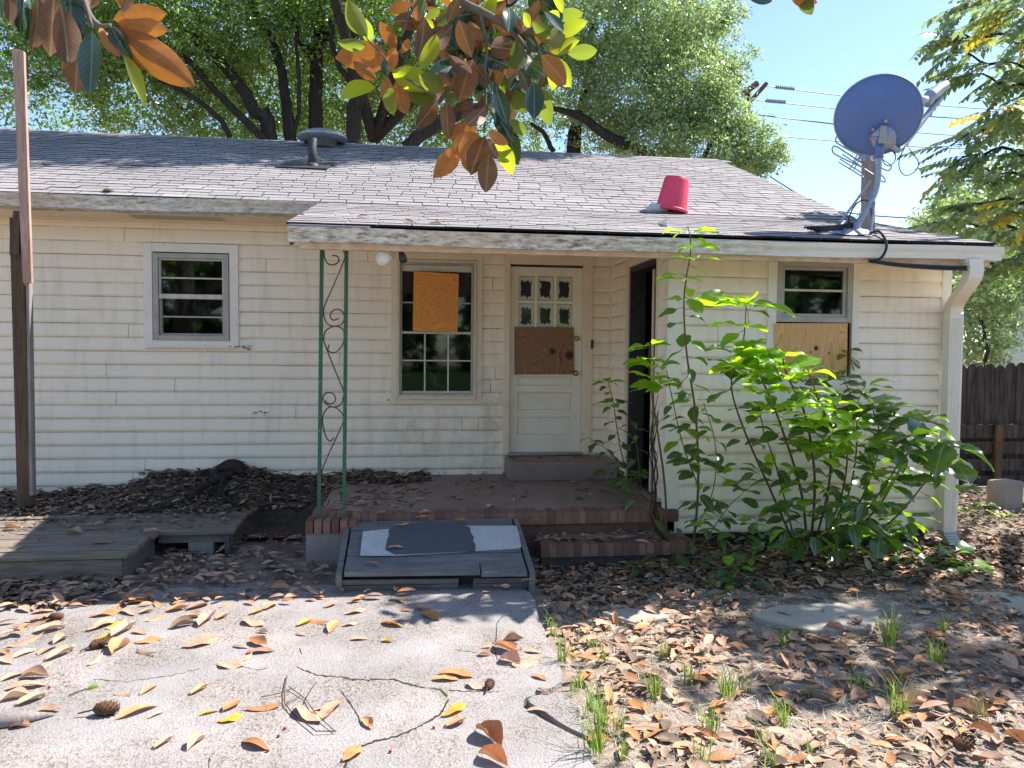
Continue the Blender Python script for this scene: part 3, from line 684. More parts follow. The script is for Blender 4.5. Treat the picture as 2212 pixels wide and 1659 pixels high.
slab_(SX0, WX + .05, FY, FZ - .035, EY - .003, EZ - .035, .05, MT['felt'], 'roof_deck')
T1 = .25; EXP = .138
def shg(w_): return MB().add([(0, 0, .0), (w_, 0, 0), (w_, .19, -.001), (0, .19, -.001), (0, 0, -.017), (w_, 0, -.017)], [(0, 1, 2, 3), (4, 5, 1, 0), (4, 0, 3), (1, 5, 2)])
SM = [shg(T1 - .006).mesh('shingle', MT['shingle']), shg(T1 - .009).mesh('shingle', MT['shingle'])]
for q in SM: q.materials.append(MT['felt']); q.polygons[1].material_index = 1  # butt face: black cut edge, coloured dark to deepen the course shadow too
allP = []
def course(x0, x1, y0, z0, sl, n, k0=0, skip=None):
    c = 1 / sqrt(1 + sl * sl); out = []
    for r in range(n):
        yy = y0 + r * EXP * c; zz_ = z0 + r * EXP * c * sl; x = x0 - random.uniform(0, T1)
        while x < x1:
            if x + T1 > x0 + .02 and x + T1 < WX + .07: out.append((max(x, x0 - .02) if x < x0 else x, yy, zz_, sl))
            x += T1
        out.append((WX + .06 - T1, yy, zz_, sl))
    return out
nshed = int((EY - FY) * sqrt(1 + ss * ss) / EXP) + 1
shed = course(SX0, WX - .05, FY - .02, FZ - .0, ss, nshed)
nm = int((RY - EY) * sqrt(1 + sm * sm) / EXP)
mainp = course(X0 - .3, WX - .05, EY - .02, EZ + .002, sm, nm + 1, 1)
near = sorted(shed, key=lambda q: q[1])[:290]; far = sorted(shed, key=lambda q: q[1])[290:] + mainp
for (x, y, z_, sl) in near:
    a = math.atan(sl) - radians(random.uniform(.6, 1.5)); mwx = Matrix.Translation((x, y, z_ + .004 + random.uniform(.0, .004))) @ Matrix.Rotation(a * 1, 4, 'X') @ Matrix.Rotation(radians(random.uniform(-.4, .4)), 4, 'Z')
    o = bpy.data.objects.new('shingle', random.choice(SM)); COL.objects.link(o); o.parent = rf; o.matrix_basis = mwx
A = np.array([q[:3] for q in far]); sl_ = np.array([q[3] for q in far]); TL = np.where(sl_ > .3, .036, .018); A[:, 2] += TL * .2 + rs.uniform(0, .004, len(A))
sc_ = scatter('shingles', ([(0, 0, 0), (T1 - .009, 0, 0), (T1 - .009, .19, 0), (0, .19, 0), (0, 0, -.017), (T1 - .009, 0, -.017)], [(0, 1, 2, 3), (4, 5, 1, 0)]), A, np.stack([np.ones(len(A)), rs.uniform(-.008, .008, len(A)), rs.uniform(-.004, .004, len(A))], 1), np.stack([0 * sl_, -np.sin(np.arctan(sl_) - TL), np.cos(np.arctan(sl_) - TL)], 1), np.ones(len(A)), [MT['shingle'], MT['felt']], rf, np.zeros(len(A)))
sc_.data.polygons.foreach_set('material_index', np.tile([0, 1], len(A)).astype(np.int32))
tag(sc_, kind='stuff'); sc_.data.polygons.foreach_set('use_smooth', np.zeros(len(sc_.data.polygons), bool))
for x in np.arange(X0 - .3, WX, .3):
    obj('ridge_cap', MB().add([(x, RY - .14, RZ - .045), (x + .31, RY - .14, RZ - .05), (x + .31, RY, RZ + .008), (x, RY, RZ + .014), (x, RY + .14, RZ - .045), (x + .31, RY + .14, RZ - .05)], [(0, 1, 2, 3), (3, 2, 5, 4)]), MT['shingle'], rf)
for (y0_, z0_, y1_, z1_) in ((EY, EZ, RY, RZ), (FY, FZ, EY, EZ)): obj('rake_board', MB().hexa([Vector((WX + .05, y0_, z0_ - .15)), Vector((WX + .075, y0_, z0_ - .15)), Vector((WX + .075, y1_, z1_ - .15)), Vector((WX + .05, y1_, z1_ - .15))], [Vector((WX + .05, y0_, z0_ - .005)), Vector((WX + .075, y0_, z0_ - .005)), Vector((WX + .075, y1_, z1_ - .005)), Vector((WX + .05, y1_, z1_ - .005))]), MT['trim_wing'], rf)
# old bent starter sheet showing at the porch roof's left end
obj('starter_strip', MB().hexa([Vector((SX0 - .0, FY - .06, FZ - .03)), Vector((-.35, FY - .06, FZ - .035)), Vector((-.35, FY + .25, FZ + .03)), Vector((SX0, FY + .25, FZ + .03))], [Vector((SX0 - .0, FY - .06, FZ - .018)), Vector((-.35, FY - .06, FZ - .02)), Vector((-.35, FY + .25, FZ + .045)), Vector((SX0, FY + .25, FZ + .045))]), MT['shingle'], rf)
# porch roof underside and beams
obj('porch_ceiling', MB().add([(SX0 + .05, FY + .05, FZ - .17), (XR - .04, FY + .05, FZ - .17), (XR - .04, -.02, 2.90), (SX0 + .05, -.02, 2.90)], [(3, 2, 1, 0)]), MT['trim'], rf)
obj('porch_ceiling', MB().add([(XR, FY + .05, FZ - .12), (WX, FY + .05, FZ - .12), (WX, WY, FZ - .12), (XR, WY, FZ - .12)], [(3, 2, 1, 0)]), MT['trim_wing'], rf)
obj('end_board', MB().add([(SX0, FY, FZ - .16), (SX0, EY, EZ - .13), (SX0, EY, EZ - .03), (SX0, FY, FZ - .03), (SX0 + .02, FY, FZ - .16), (SX0 + .02, EY, EZ - .13), (SX0 + .02, EY, EZ - .03), (SX0 + .02, FY, FZ - .03)], [(0, 3, 2, 1), (4, 5, 6, 7), (0, 1, 5, 4), (3, 7, 6, 2)]), MT['trim'], rf)
obj('fascia', MB().box(SX0 + .07, WX, FY - .02, FY + .03, FZ - .187, FZ - .03), MT['fascia'], rf)
obj('fascia', MB().box(X0 - .3, SX0, EY + .01, EY + .04, EZ - .15, EZ - .03), MT['gutter'], rf)
obj('soffit', MB().box(X0 - .3, SX0 + .02, EY + .04, .0, EZ - .15, EZ - .14), MT['trim'], rf)
obj('frieze_board', MB().box(X0, SX0 + 1.2, -.06, -.0, 2.965, 2.988), MT['trim'], rf)
vs = MB()
for i in range(40): vs.box(-1.93 - i * .022, -1.922 - i * .022, -.34, -.12, EZ - .153, EZ - .1505)
obj('soffit_vent', vs, MT['alu'], rf)
# gutters
def gutter(x0, x1, y, zt_, h, d, segs=1):
    pr = [(y + d, zt_ + .005), (y + d, zt_ - h), (y + .022, zt_ - h), (y + .018, zt_ - h * .55), (y, zt_ - h * .3), (y - .004, zt_), (y + .012, zt_ + .002), (y + .012, zt_ - .008), (y + .008, zt_ - h * .25), (y + .026, zt_ - h * .5), (y + .03, zt_ - h + .006), (y + d - .006, zt_ - h + .006), (y + d - .006, zt_ + .005)]
    gt = part('gutter'); n = 12; mb = MB(); L = (x1 - x0)
    V = []; m = len(pr)
    for i in range(n + 1):
        x = x0 + L * i / n; s = .006 * sin(i * 1.3) - .008 * sin(pi * i / n)
        V += [(x, p[0], p[1] + s) for p in pr]
    mb.add(V, [(i * m + k, (i + 1) * m + k, (i + 1) * m + k + 1, i * m + k + 1) for i in range(n) for k in range(m - 1)])
    obj('channel', mb, MT['gutter'], gt)
    for x in (x0, x1): obj('end_cap', MB().add([(x, p[0], p[1]) for p in pr[:6]], [tuple(range(6)) if x == x1 else tuple(range(5, -1, -1))]), MT['gutter'], gt)
    return gt
gutter(X0 - .3, SX0 + .08, EY - .12, EZ - .012, .12, .125)
g2 = gutter(SX0, 4.76, FY - .09, FZ - .038, .105, .085)
ox_ = aY(2916, 790, FY - .05).x
obj('outlet', MB().box(ox_ - .07, ox_ + .07, FY - .075, FY - .02, FZ - .165, FZ - .14), MT['trim_wing'], g2)
# downspout
ds = part('downspout')
DX, DY = 4.76, WY - .10
ox = aY(2916, 790, FY - .05).x; pth = [(ox, FY - .05, FZ - .14), (ox + .01, FY - .05, FZ - .24), (ox + .01, FY - .02, FZ - .32), (ox + .04, FY + .12, FZ - .42), (4.69, DY + .0, FZ - .50), (4.69, DY + .0, FZ - .58)]
def recttube(mb, pts, w_, d):
    V = []; n = len(pts)
    for p in pts: V += [(p[0] - w_, p[1] - d, p[2]), (p[0] + w_, p[1] - d, p[2]), (p[0] + w_, p[1] + d, p[2]), (p[0] - w_, p[1] + d, p[2])]
    return mb.add(V, [(i * 4 + k, i * 4 + (k + 1) % 4, (i + 1) * 4 + (k + 1) % 4, (i + 1) * 4 + k) for i in range(n - 1) for k in range(4)] + [(3, 2, 1, 0), tuple(range(n * 4 - 4, n * 4))])
P_ = catmull([Vector(p) for p in pth], 5)
for k in range(len(P_)): 
    if k % 2: P_[k] = P_[k] + Vector((.004, 0, 0))
obj('elbow', recttube(MB(), list(reversed(P_)), .062, .045), MT['trim_wing'], ds)
mb = recttube(MB(), [(4.70, DY, .14), (4.69, DY, FZ - .56)], .066, .045)
for k in range(5): mb.box(4.645 + k * .022, 4.653 + k * .022, DY - .049, DY - .0452, .15, FZ - .6)
obj('pipe', mb, MT['trim_wing'], ds, bevel=.006)
bt = MB(); recttube(bt, [(4.72, DY - .06, .03), (4.715, DY - .03, .07), (4.70, DY - .01, .11), (4.70, DY, .15)], .06, .042); obj('boot', bt, MT['white_p'], ds)
for k in range(5): obj('rib', MB().box(4.655, 4.775, DY - .105 + k * .012, DY - .10 + k * .012, .03 + k * .022, .036 + k * .022), MT['steel'], ds)

# --- porch with brick edging, door step
po = part('porch')
obj('floor_slab', MB().box(-.80, XR - .045, -1.88, -.025, .05, .36).box(XR - .06, 2.24, -1.88, -.8, .0, .355), MT['porch'], po, bevel=.008)
obj('door_step', MB().box(.945, XR - .045, -.50, -.05, .3605, .555), MT['porch'], po, bevel=.012)
rnd = random.Random(3); BR = [MB().box(0, .056, 0, .19, 0, .098, .0).mesh('brick', MT['brick']) for _ in range(1)]
def brickrow(x0, x1, y, z_, ang=0):
    x = x0; 
    while x < x1:
        o = bpy.data.objects.new('brick', BR[0]); COL.objects.link(o); o.parent = po
        o.matrix_basis = Matrix.Translation((x, y + rnd.uniform(-.004, .004), z_ + rnd.uniform(-.003, .003))) @ Matrix.Rotation(rnd.uniform(-.02, .02), 4, 'Z'); x += .0665
brickrow(-.84, 2.16, -1.99, .264); obj('mortar_bed', MB().box(-.835, 2.22, -1.983, -1.88, .262, .357), MT['mortar'], po)
obj('riser', MB().box(-.80, 2.2, -1.93, -1.885, -.05, .262), MT['brick'], po)
brickrow(.98, 2.22, -2.30, .07); obj('mortar_bed', MB().box(.985, 2.25, -2.293, -2.11, .068, .163), MT['mortar'], po)
obj('step_slab', MB().box(.99, 2.25, -2.11, -1.93, -.05, .16), MT['porch'], po)
obj('step_base', MB().box(.99, 2.24, -2.27, -2.11, -.05, .068), MT['found'], po)
# pier under the iron post
for k in range(3):
    o = bpy.data.objects.new('brick', MB().box(0, .19, 0, .09, 0, .1).mesh('brick', MT['brick'])); COL.objects.link(o); o.parent = po; o.matrix_basis = Matrix.Translation((-.845 + k * .0, -1.89 + k * .0 + .0 + k * .1, .262))
obj('pier', MB().box(-.86, -.5, -2.05, -1.99, -.05, .255), MT['block'], po)
for k in range(6):
    o = bpy.data.objects.new('brick', BR[0]); COL.objects.link(o); o.parent = po; o.matrix_basis = Matrix.Translation((-.86 + k * .0665, -2.13, .255))
obj('pier_block', MB().box(-.86, -.46, -2.11, -2.0, -.05, .252), MT['block'], po, bevel=.008)
# --- wrought iron porch post
ip = part('porch_post'); ip['label'] = 'slim green wrought iron porch post with rusty scrolls'
PY = -2.02
pl = [aY(966, 745, PY), aY(957, 1541, PY)]; prr = [aY(1040, 745, PY), aY(1032, 1541, PY)]
for a, b in (pl, prr): obj('upright', MB().hexa([b + Vector((-.014, -.014, -.06)), b + Vector((.014, -.014, -.06)), b + Vector((.014, .014, -.06)), b + Vector((-.014, .014, -.06))], [a + Vector((-.014, -.014, .08)), a + Vector((.014, -.014, .08)), a + Vector((.014, .014, .08)), a + Vector((-.014, .014, .08))]), MT['green'], ip)
def q7(l): return [aY(920 + x / 1.843, 700 + y / 1.843, PY) for x, y in l]
scr = [[(95, 85), (98, 130), (115, 165), (145, 175), (172, 162), (178, 140), (165, 125), (140, 124)], [(196, 85), (210, 115), (205, 155), (150, 285), (98, 405), (97, 460), (115, 500), (155, 514), (195, 500), (208, 470), (200, 435), (170, 420), (140, 432), (130, 460), (148, 480), (178, 470)],
       [(208, 560), (205, 600), (190, 630), (165, 655), (140, 660), (118, 645), (125, 615)], [(208, 570), (200, 530), (155, 514), (110, 535), (95, 575), (100, 610), (150, 740), (203, 870), (202, 910), (185, 950), (140, 960), (95, 930), (95, 895), (120, 880), (150, 890), (160, 920), (140, 942), (110, 935), (103, 920)],
       [(200, 1060), (203, 1010), (170, 970), (130, 960), (100, 985), (88, 1030), (95, 1085), (110, 1130), (130, 1148), (152, 1130)], [(203, 1045), (150, 1160), (92, 1290), (90, 1340), (120, 1385), (160, 1388), (190, 1360)], [(88, 1480), (90, 1430), (120, 1402), (160, 1400), (188, 1440), (192, 1480)], [(88, 1480), (95, 1510), (115, 1500), (130, 1460)]]
for s in scr: obj('scroll', MB().tube(catmull(q7(s), 5), .0055, 6), MT['scroll'], ip, True)
# --- twin flood light under the porch eave
fl = part('floodlight')
c_ = aY(1172, 763, -2.3)
obj('base', MB().box(c_.x + .0, c_.x + .055, -2.33, -2.28, c_.z + .02, c_.z + .05), MT['trim'], fl)
a_ = aY(1153, 775, -2.33)
obj('lamp_head', MB().tube([a_ + Vector((-.02, -.05, -.01)), a_ + Vector((-.0, -.02, -.005)), a_ + Vector((.045, .02, .01)), a_ + Vector((.06, .03, .015))], [.052, .050, .024, .020], 18), MT['trim_wing'], fl, True)
obj('arm', MB().tube([a_ + Vector((.05, .02, .01)), c_ + Vector((.03, 0, .02))], .012, 8), MT['trim'], fl)
b_ = aY(1207, 770, -2.33)
obj('lamp_head', MB().tube([b_ + Vector((.01, -.03, -.035)), b_ + Vector((.0, -.01, 0)), b_ + Vector((-.012, .01, .04))], [.03, .028, .018], 12), MT['black_m'], fl, True)
# --- roof penetrations
def roofz(x, y): return EZ + (y - EY) * (sm if y > EY else ss)
def onroof(px, py):
    d = _ray(px, py); t = (EZ - sm * EY - (CAM.z - sm * CAM.y)) / (d.z - sm * d.y)
    p = CAM + d * t
    if p.y < EY: t = (EZ - ss * EY - (CAM.z - ss * CAM.y)) / (d.z - ss * d.y); p = CAM + d * t
    return p
p = onroof(938, 505); vp = part('vent_pipe')
obj('pipe', MB().tube([p + Vector((0, 0, -.05)), p + Vector((0, 0, .36))], .055, 14), MT['black_m'], vp, True)
obj('flashing', MB().hexa([p + Vector((-.42, -.18, -.045)), p + Vector((.2, -.2, -.05)), p + Vector((.22, .16, .1)), p + Vector((-.3, .2, .11))], [p + Vector((-.42, -.18, -.035)), p + Vector((.2, -.2, -.04)), p + Vector((.22, .16, .115)), p + Vector((-.3, .2, .125))]), MT['black_m'], vp)
obj('boot', MB().tube([p + Vector((0, 0, -.03)), p + Vector((0, 0, .06))], [.11, .06], 14), MT['black_m'], vp, True)
tv = part('roof_vent'); c_ = Vector((aY(968, 432, 3.15).x, 3.15, roofz(0, 3.15)))
obj('dome', MB().tube([c_ + Vector((0, 0, -.02 + .0)), c_ + Vector((0, 0, .10)), c_ + Vector((0, 0, .11)), c_ + Vector((0, 0, .16)), c_ + Vector((0, 0, .21)), c_ + Vector((0, 0, .23))], [.2, .2, .36, .34, .22, .05], 20), MT['steel'], tv, True)
# loose wiring under the gutter at the dish
def wire(pts, r, name, par, m='black'): obj(name, MB().tube(catmull(pts, 6), r, 6), MT[m], par, True)
wire([aY(2612, 700, -2.3), aY(2640, 695, -2.45), aY(2660, 735, -2.5), aY(2645, 772, -2.5), aY(2615, 784, -2.44), aY(2610, 782, -2.4)], .011, 'cable', house)
wire([aY(2612, 783, -2.42), aY(2680, 792, -2.44), aY(2790, 799, -2.44), aY(2895, 803, -2.44)], .013, 'cable', house)
wire([aY(2615, 785, -2.43), aY(2690, 797, -2.45), aY(2800, 806, -2.45), aY(2900, 809, -2.45)], .010, 'cable', house)
wire([aY(2618, 783, -2.43), aY(2700, 792, -2.45), aY(2810, 800, -2.45), aY(2900, 800, -2.45)], .009, 'cable', house)

# ================================================================ OBJECTS ROUND THE HOUSE
def T(p): return tuple(p)
# red bucket upside down on a roof pipe
p = onroof(2012, 637); p = Vector((p.x, p.y, p.z))
bk = thing('bucket', 'faded red plastic bucket turned upside down on the shingles', 'bucket', p)
ax = Vector((.17, -.03, 1)).normalized(); bpts = [p + ax * .0, p + ax * .02, p + ax * .021, p + ax * .335, p + ax * .36]
bo = obj('shell', MB().tube(bpts, [.176, .174, .168, .132, .124], 28), MT['red'], bk, False, .004)
obj('rim', MB().tube([p + ax * .012, p + ax * .03], [.181, .180], 28), MT['red'], bk, True)
for k in range(8):
    a = k * pi / 4; q = p + Vector((cos(a) * .163, sin(a) * .163, .03)); obj('rib', MB().tube([q, q + ax * .26 - Vector((cos(a), sin(a), 0)) * .032], .004, 5), MT['red'], bk)
lump = MB(); base = p + Vector((-.22, -.05, .0)); lump.tube([base + Vector((-.06, 0, .0)), base + Vector((0, .01, .03)), base + Vector((.1, .0, .035)), base + Vector((.17, 0, .01))], [.02, .05, .045, .02], 9)
tag(obj('rag', lump, MT['white_p'], smooth=True), 'crumpled pale rag wedged beside the red bucket on the roof', 'rag')

# satellite dish on a bent mast
dsh = thing('satellite_dish', 'blue grey satellite dish seen from behind on a bent mast at the roof corner', 'satellite dish', aY(2578, 690, -2.1))
D = -2.1
def q9(x, y, Y=D): return aY(2450 + x / 3.131, 220 + y / 3.131, Y)
obj('mast', MB().tube(catmull([q9(350, 1490), q9(385, 1420), q9(470, 1270), q9(545, 1130), q9(575, 1000), q9(580, 880), q9(588, 740)], 5), .026, 12), MT['galv'], dsh, True)
ft = q9(360, 1480); obj('foot', MB().hexa([ft + Vector((-.16, -.10, -.05)), ft + Vector((.12, -.10, -.05)), ft + Vector((.12, .12, .0)), ft + Vector((-.16, .12, .0))], [ft + Vector((-.10, -.06, -.0)), ft + Vector((.08, -.06, -.0)), ft + Vector((.08, .08, .045)), ft + Vector((-.10, .08, .045))]), MT['galv'], dsh)
obj('strut', MB().tube([q9(510, 1010, D + .03), q9(225, 1395, D + .25)], .011, 8), MT['galv'], dsh)
obj('strut', MB().tube([q9(545, 1210, D - .02), q9(508, 1500, D - .12)], .010, 8), MT['galv'], dsh)
obj('strut_foot', MB().tube([q9(150, 1500, D + .1), q9(260, 1390, D + .2)], .014, 6), MT['galv'], dsh)
dc = q9(580, 400); axd = Vector((.40, .80, .34)).normalized()
toC = (CAM - dc).normalized(); e1 = axd.cross(Vector((0, 0, 1))).normalized(); e2 = e1.cross(axd)
dm = MB(); nr, na = 8, 48; RX, RYY = .342, .325
for side in (0, 1):
    for i in range(nr + 1):
        for k in range(na):
            r = i / nr; a = 2 * pi * k / na; rr = r * r * .075 - .035
            dm.v.append(tuple(dc + e1 * cos(a) * r * RX + e2 * sin(a) * r * RYY + axd * (rr + (.006 if side else 0))))
o_ = (nr + 1) * na
for s in (0, 1):
    for i in range(nr):
        for k in range(na):
            a, b, c, d = s * o_ + i * na + k, s * o_ + i * na + (k + 1) % na, s * o_ + (i + 1) * na + (k + 1) % na, s * o_ + (i + 1) * na + k
            dm.f.append((a, b, c, d) if s else (d, c, b, a))
for k in range(na): a = nr * na + k; b = nr * na + (k + 1) % na; dm.f.append((a, a + o_, b + o_, b))
obj('reflector', dm, MT['dish'], dsh, True)
rimp = [dc + e1 * cos(2 * pi * k / 48) * RX + e2 * sin(2 * pi * k / 48) * RYY + axd * .042 for k in range(49)]
obj('rim', MB().tube(rimp, .007, 6, False), MT['galv'], dsh, True)
bc = q9(620, 590) ; bc = bc + (-axd) * .0
def onback(x, y, off=.05): 
    d = _ray(2450 + x / 3.131, 220 + y / 3.131); t = ((dc - CAM) @ axd if False else (dc - CAM).dot(axd)) / d.dot(axd); return CAM + d * t - axd * off
obj('bracket', MB().tube([onback(620, 600, .03), onback(620, 600, .085)], [.105, .085], 18), MT['galv'], dsh, True)
obj('bracket_arm', MB().hexa([onback(560, 640, .14), onback(640, 640, .14), onback(640, 640, .06), onback(560, 640, .06)], [onback(590, 480, .14), onback(640, 480, .14), onback(640, 480, .05), onback(590, 480, .05)]), MT['galv'], dsh)
obj('clamp', MB().tube([q9(588, 800), q9(590, 620)], .034, 12), MT['dish'], dsh, True)
obj('clamp_bolt', MB().tube([q9(500, 610, D - .05), q9(640, 600, D - .05)], .012, 6), MT['steel'], dsh)
for x, y in ((640, 440), (520, 520), (560, 560), (720, 640)): obj('clamp_bolt', MB().tube([onback(x, y, .03), onback(x, y, .075)], .014, 6), MT['steel'], dsh)
ar = [q9(690, 660, D + .0), q9(770, 720, D + .05), q9(900, 570, D + .12), q9(1060, 360, D + .2), q9(1155, 245, D + .25), q9(1150, 215, D + .26)]
obj('feed_arm', MB().tube(catmull(ar, 4), .026, 8), MT['galv'], dsh, True)
lnb = [q9(1040, 300, D + .2), q9(1070, 215, D + .22), q9(1150, 150, D + .25), q9(1215, 110, D + .27)]
lm = MB().tube([lnb[1] - (lnb[3] - lnb[1]) * .35, lnb[1], lnb[2], lnb[3]], [.03, .06, .055, .045], 8); lm.tube([lnb[0], lnb[1]], [.035, .05], 8)
obj('receiver', lm, MT['galv'], dsh, False, .006)
obj('feed_horn', MB().tube([q9(960, 262, D + .15), q9(1010, 250, D + .18), q9(1060, 235, D + .2)], [.036, .034, .02], 12), MT['white_p'], dsh, True)
obj('cable', MB().tube(catmull([q9(830, 690), q9(780, 800), q9(780, 900), q9(840, 960), q9(930, 915), q9(955, 830), q9(880, 720), q9(858, 650, D + .1)], 6), .0045, 6), MT['black'], dsh, True)
obj('cable', MB().tube(catmull([q9(615, 800), q9(640, 850), q9(690, 868), q9(735, 820), q9(740, 760), q9(705, 720), q9(740, 765)], 6), .0045, 6), MT['black'], dsh, True)
obj('cable', MB().tube(catmull([q9(290, 1480, D - .05), q9(310, 1340), q9(370, 1230), q9(450, 1190), q9(500, 1240), q9(520, 1380), q9(510, 1500, D - .1), q9(560, 1530, D - .2), q9(620, 1560, D - .3)], 6), .006, 6), MT['black'], dsh, True)
cd = MB()
for k in range(5): cd.tube(catmull([q9(-120 + k * 30, 1450 + k * 9, D), q9(60, 1445 + k * 8, D - .03), q9(200, 1430 + k * 9, D), q9(340, 1410 + k * 10, D + .02)], 4), .009, 5)
tag(obj('cable_bundle', cd, MT['black'], smooth=True), 'tangle of black coaxial cable lying on the shingles by the dish foot', 'cable')
# old wooden post with a tv antenna behind the dish
ap = thing('antenna_post', 'weathered wooden post standing behind the bent dish mast', 'post', q9(475, 1440, -1.85)); A1, A2 = q9(488, 1450, -1.8), q9(488, 735, -1.8)
obj('timber', MB().hexa([A1 + Vector(v) for v in ((-.045, -.04, -.1), (.04, -.04, -.1), (.04, .04, -.1), (-.045, .04, -.1))], [A2 + Vector(v) for v in ((-.045, -.04, 0), (.04, -.04, 0), (.04, .04, 0), (-.045, .04, 0))]), MT['postgrey'], ap, bevel=.004)
obj('metal_plate', MB().tube([q9(470, 760, -1.9), q9(470, 830, -1.9)], .05, 8), MT['galv'], ap)
an = thing('tv_antenna', 'old looped television antenna of thin metal rods below the dish', 'antenna', q9(450, 800, -1.8))
AY = -1.88
for l in ([(440, 745), (330, 645), (230, 590), (190, 595), (178, 630), (215, 670), (440, 790)], [(440, 850), (300, 760), (190, 690), (155, 690), (148, 725), (190, 770), (440, 890)]):
    obj('rod', MB().tube(catmull([q9(*t, AY) for t in l], 5), .0065, 6), MT['steel'], an, True)
for a, b in (((240, 760), (530, 950)), ((220, 805), (440, 945)), ((208, 835), (438, 975)), ((375, 720), (530, 820)), ((470, 700), (310, 895)), ((420, 705), (345, 830)), ((410, 790), (350, 905))): obj('rod', MB().tube([q9(*a, AY), q9(*b, AY)], .0055, 6), MT['steel'], an)
for l in ([(590, 790), (660, 830), (700, 870), (690, 905), (655, 912), (595, 880)], [(590, 945), (630, 975), (645, 1010), (630, 1022), (590, 1000)]): obj('rod', MB().tube(catmull([q9(*t, AY) for t in l], 5), .0065, 6), MT['steel'], an, True)
obj('down_lead', MB().tube(catmull([q9(425, 960, AY), q9(418, 1150, AY), q9(412, 1300, AY), q9(300, 1400, AY)], 5), .003, 5), MT['black'], an)

# leaning timber post at the left, with a sawn stud nailed to it
lp = thing('timber_post', 'old brown timber post with a long pale stud nailed to its top', 'post', aZ(84, 1490, .2))
PYY = -.75
a0, a1 = aY(84, 1485, PYY), aY(56, 655, PYY)
def beam(name, a, b, wx, wy, m, par, ex=None): 
    ws = [Vector(v) for v in ((-wx, -wy, 0), (wx, -wy, 0), (wx, wy, 0), (-wx, wy, 0))]; return obj(name, MB().hexa([a + v for v in ws], [b + v for v in ws]), MT[m], par, bevel=.004)
beam('timber', a0 + Vector((-.015, 0, -.1)), a1, .058, .045, 'post', lp)
beam('side_board', aY(99, 1485, PYY - .02), aY(88, 850, PYY - .02), .014, .035, 'postgrey', lp)
obj('block', MB().hexa([aY(28, 765, PYY - .08), aY(56, 765, PYY - .08), aY(56, 765, PYY), aY(28, 765, PYY)], [aY(30, 660, PYY - .08), aY(60, 660, PYY - .08), aY(60, 660, PYY), aY(30, 660, PYY)]), MT['post'], lp, bevel=.004)
obj('block', MB().hexa([aY(36, 660, PYY - .07), aY(64, 660, PYY - .07), aY(64, 660, PYY), aY(36, 660, PYY)], [aY(40, 632, PYY - .07), aY(64, 632, PYY - .07), aY(64, 632, PYY), aY(40, 632, PYY)]), MT['post'], lp)
sa, sb_ = aY(82, 850, PYY - .07), aY(58, 155, PYY - .07)
obj('stud', MB().hexa([sa + Vector((-.03, -.02, 0)), sa + Vector((.045, -.02, 0)), sa + Vector((.045, .018, 0)), sa + Vector((-.03, .018, 0))], [sb_ + Vector((-.05, -.02, .02)), sb_ + Vector((.045, -.02, -.0)), sb_ + Vector((.045, .018, -.0)), sb_ + Vector((-.05, .018, .02))]), MT['stud'], lp, bevel=.003)

# wooden deck platform at the left
dk = thing('deck_platform', 'low weathered deck platform of grey boards half buried in leaf litter', 'deck', (-3, -1.7, .1))
rr = random.Random(5)
y = -2.42; zt_ = .205
while y < -.85:
    x1 = -2.08 if y < -1.82 else -1.50
    obj('board', MB().box(-6.2, x1 + rr.uniform(-.02, .012), y, y + .121, zt_ - .034, zt_ + rr.uniform(-.006, .006), .003), MT['deck'], dk, bevel=.004); y += .136
obj('joist', MB().box(-6.2, -2.12, -2.40, -2.36, .0, .165, .004), MT['deck'], dk)
obj('joist', MB().box(-2.13, -2.09, -2.39, -1.80, .02, .168, .004), MT['deck_y'], dk)
obj('joist', MB().box(-2.09, -1.52, -1.70, -1.66, .10, .168, .004), MT['deck'], dk)
obj('joist', MB().box(-1.56, -1.52, -1.76, -.85, .02, .168, .004), MT['deck_y'], dk)
for k in range(3): obj('joist', MB().box(-5.6 + k * .9, -5.56 + k * .9, -2.36, -.9, .0, .165), MT['deck_y'], dk)
obj('support_block', MB().box(-1.86, -1.66, -1.72, -1.55, -.03, .1), MT['block'], dk, bevel=.01)

# wooden ramp in front of the porch, with a painted sheet lying on it
rp = thing('wooden_ramp', 'sagging grey plank ramp leaning against the brick porch edge', 'ramp', (.1, -2.5, .1))
RL, RR_ = -.48, .855
rtl, trr = aZ(1052, 1566, .325), aZ(1538, 1552, .325); rbl, br_ = aZ(1026, 1722, .15), aZ(1588, 1716, .15)
nb_ = 6
def rpnt(u, v, dz=0): a = rtl.lerp(trr, u); b = rbl.lerp(br_, u); p = a.lerp(b, v); p.z += dz; return p
for k in range(nb_):
    v0, v1 = k / nb_ + .008, (k + 1) / nb_ - .008; d = rr.uniform(-.005, .005)
    segs = ((0.01, .99),) if k < nb_ - 1 else ((0.01, .735), (.742, .99))
    for u0, u1 in segs:
        d2 = d + (.012 if k == nb_ - 1 and u0 < .5 else 0)
        obj('plank', MB().hexa([rpnt(u0, v1, d2 - .035), rpnt(u1, v1, d2 - .035), rpnt(u1, v0, d2 - .035), rpnt(u0, v0, d2 - .035)], [rpnt(u0, v1, d2), rpnt(u1, v1, d2), rpnt(u1, v0, d2), rpnt(u0, v0, d2)]), MT['ramp'], rp, bevel=.004)
def under(u, y0, y1, z0, z1, t=.045): pass
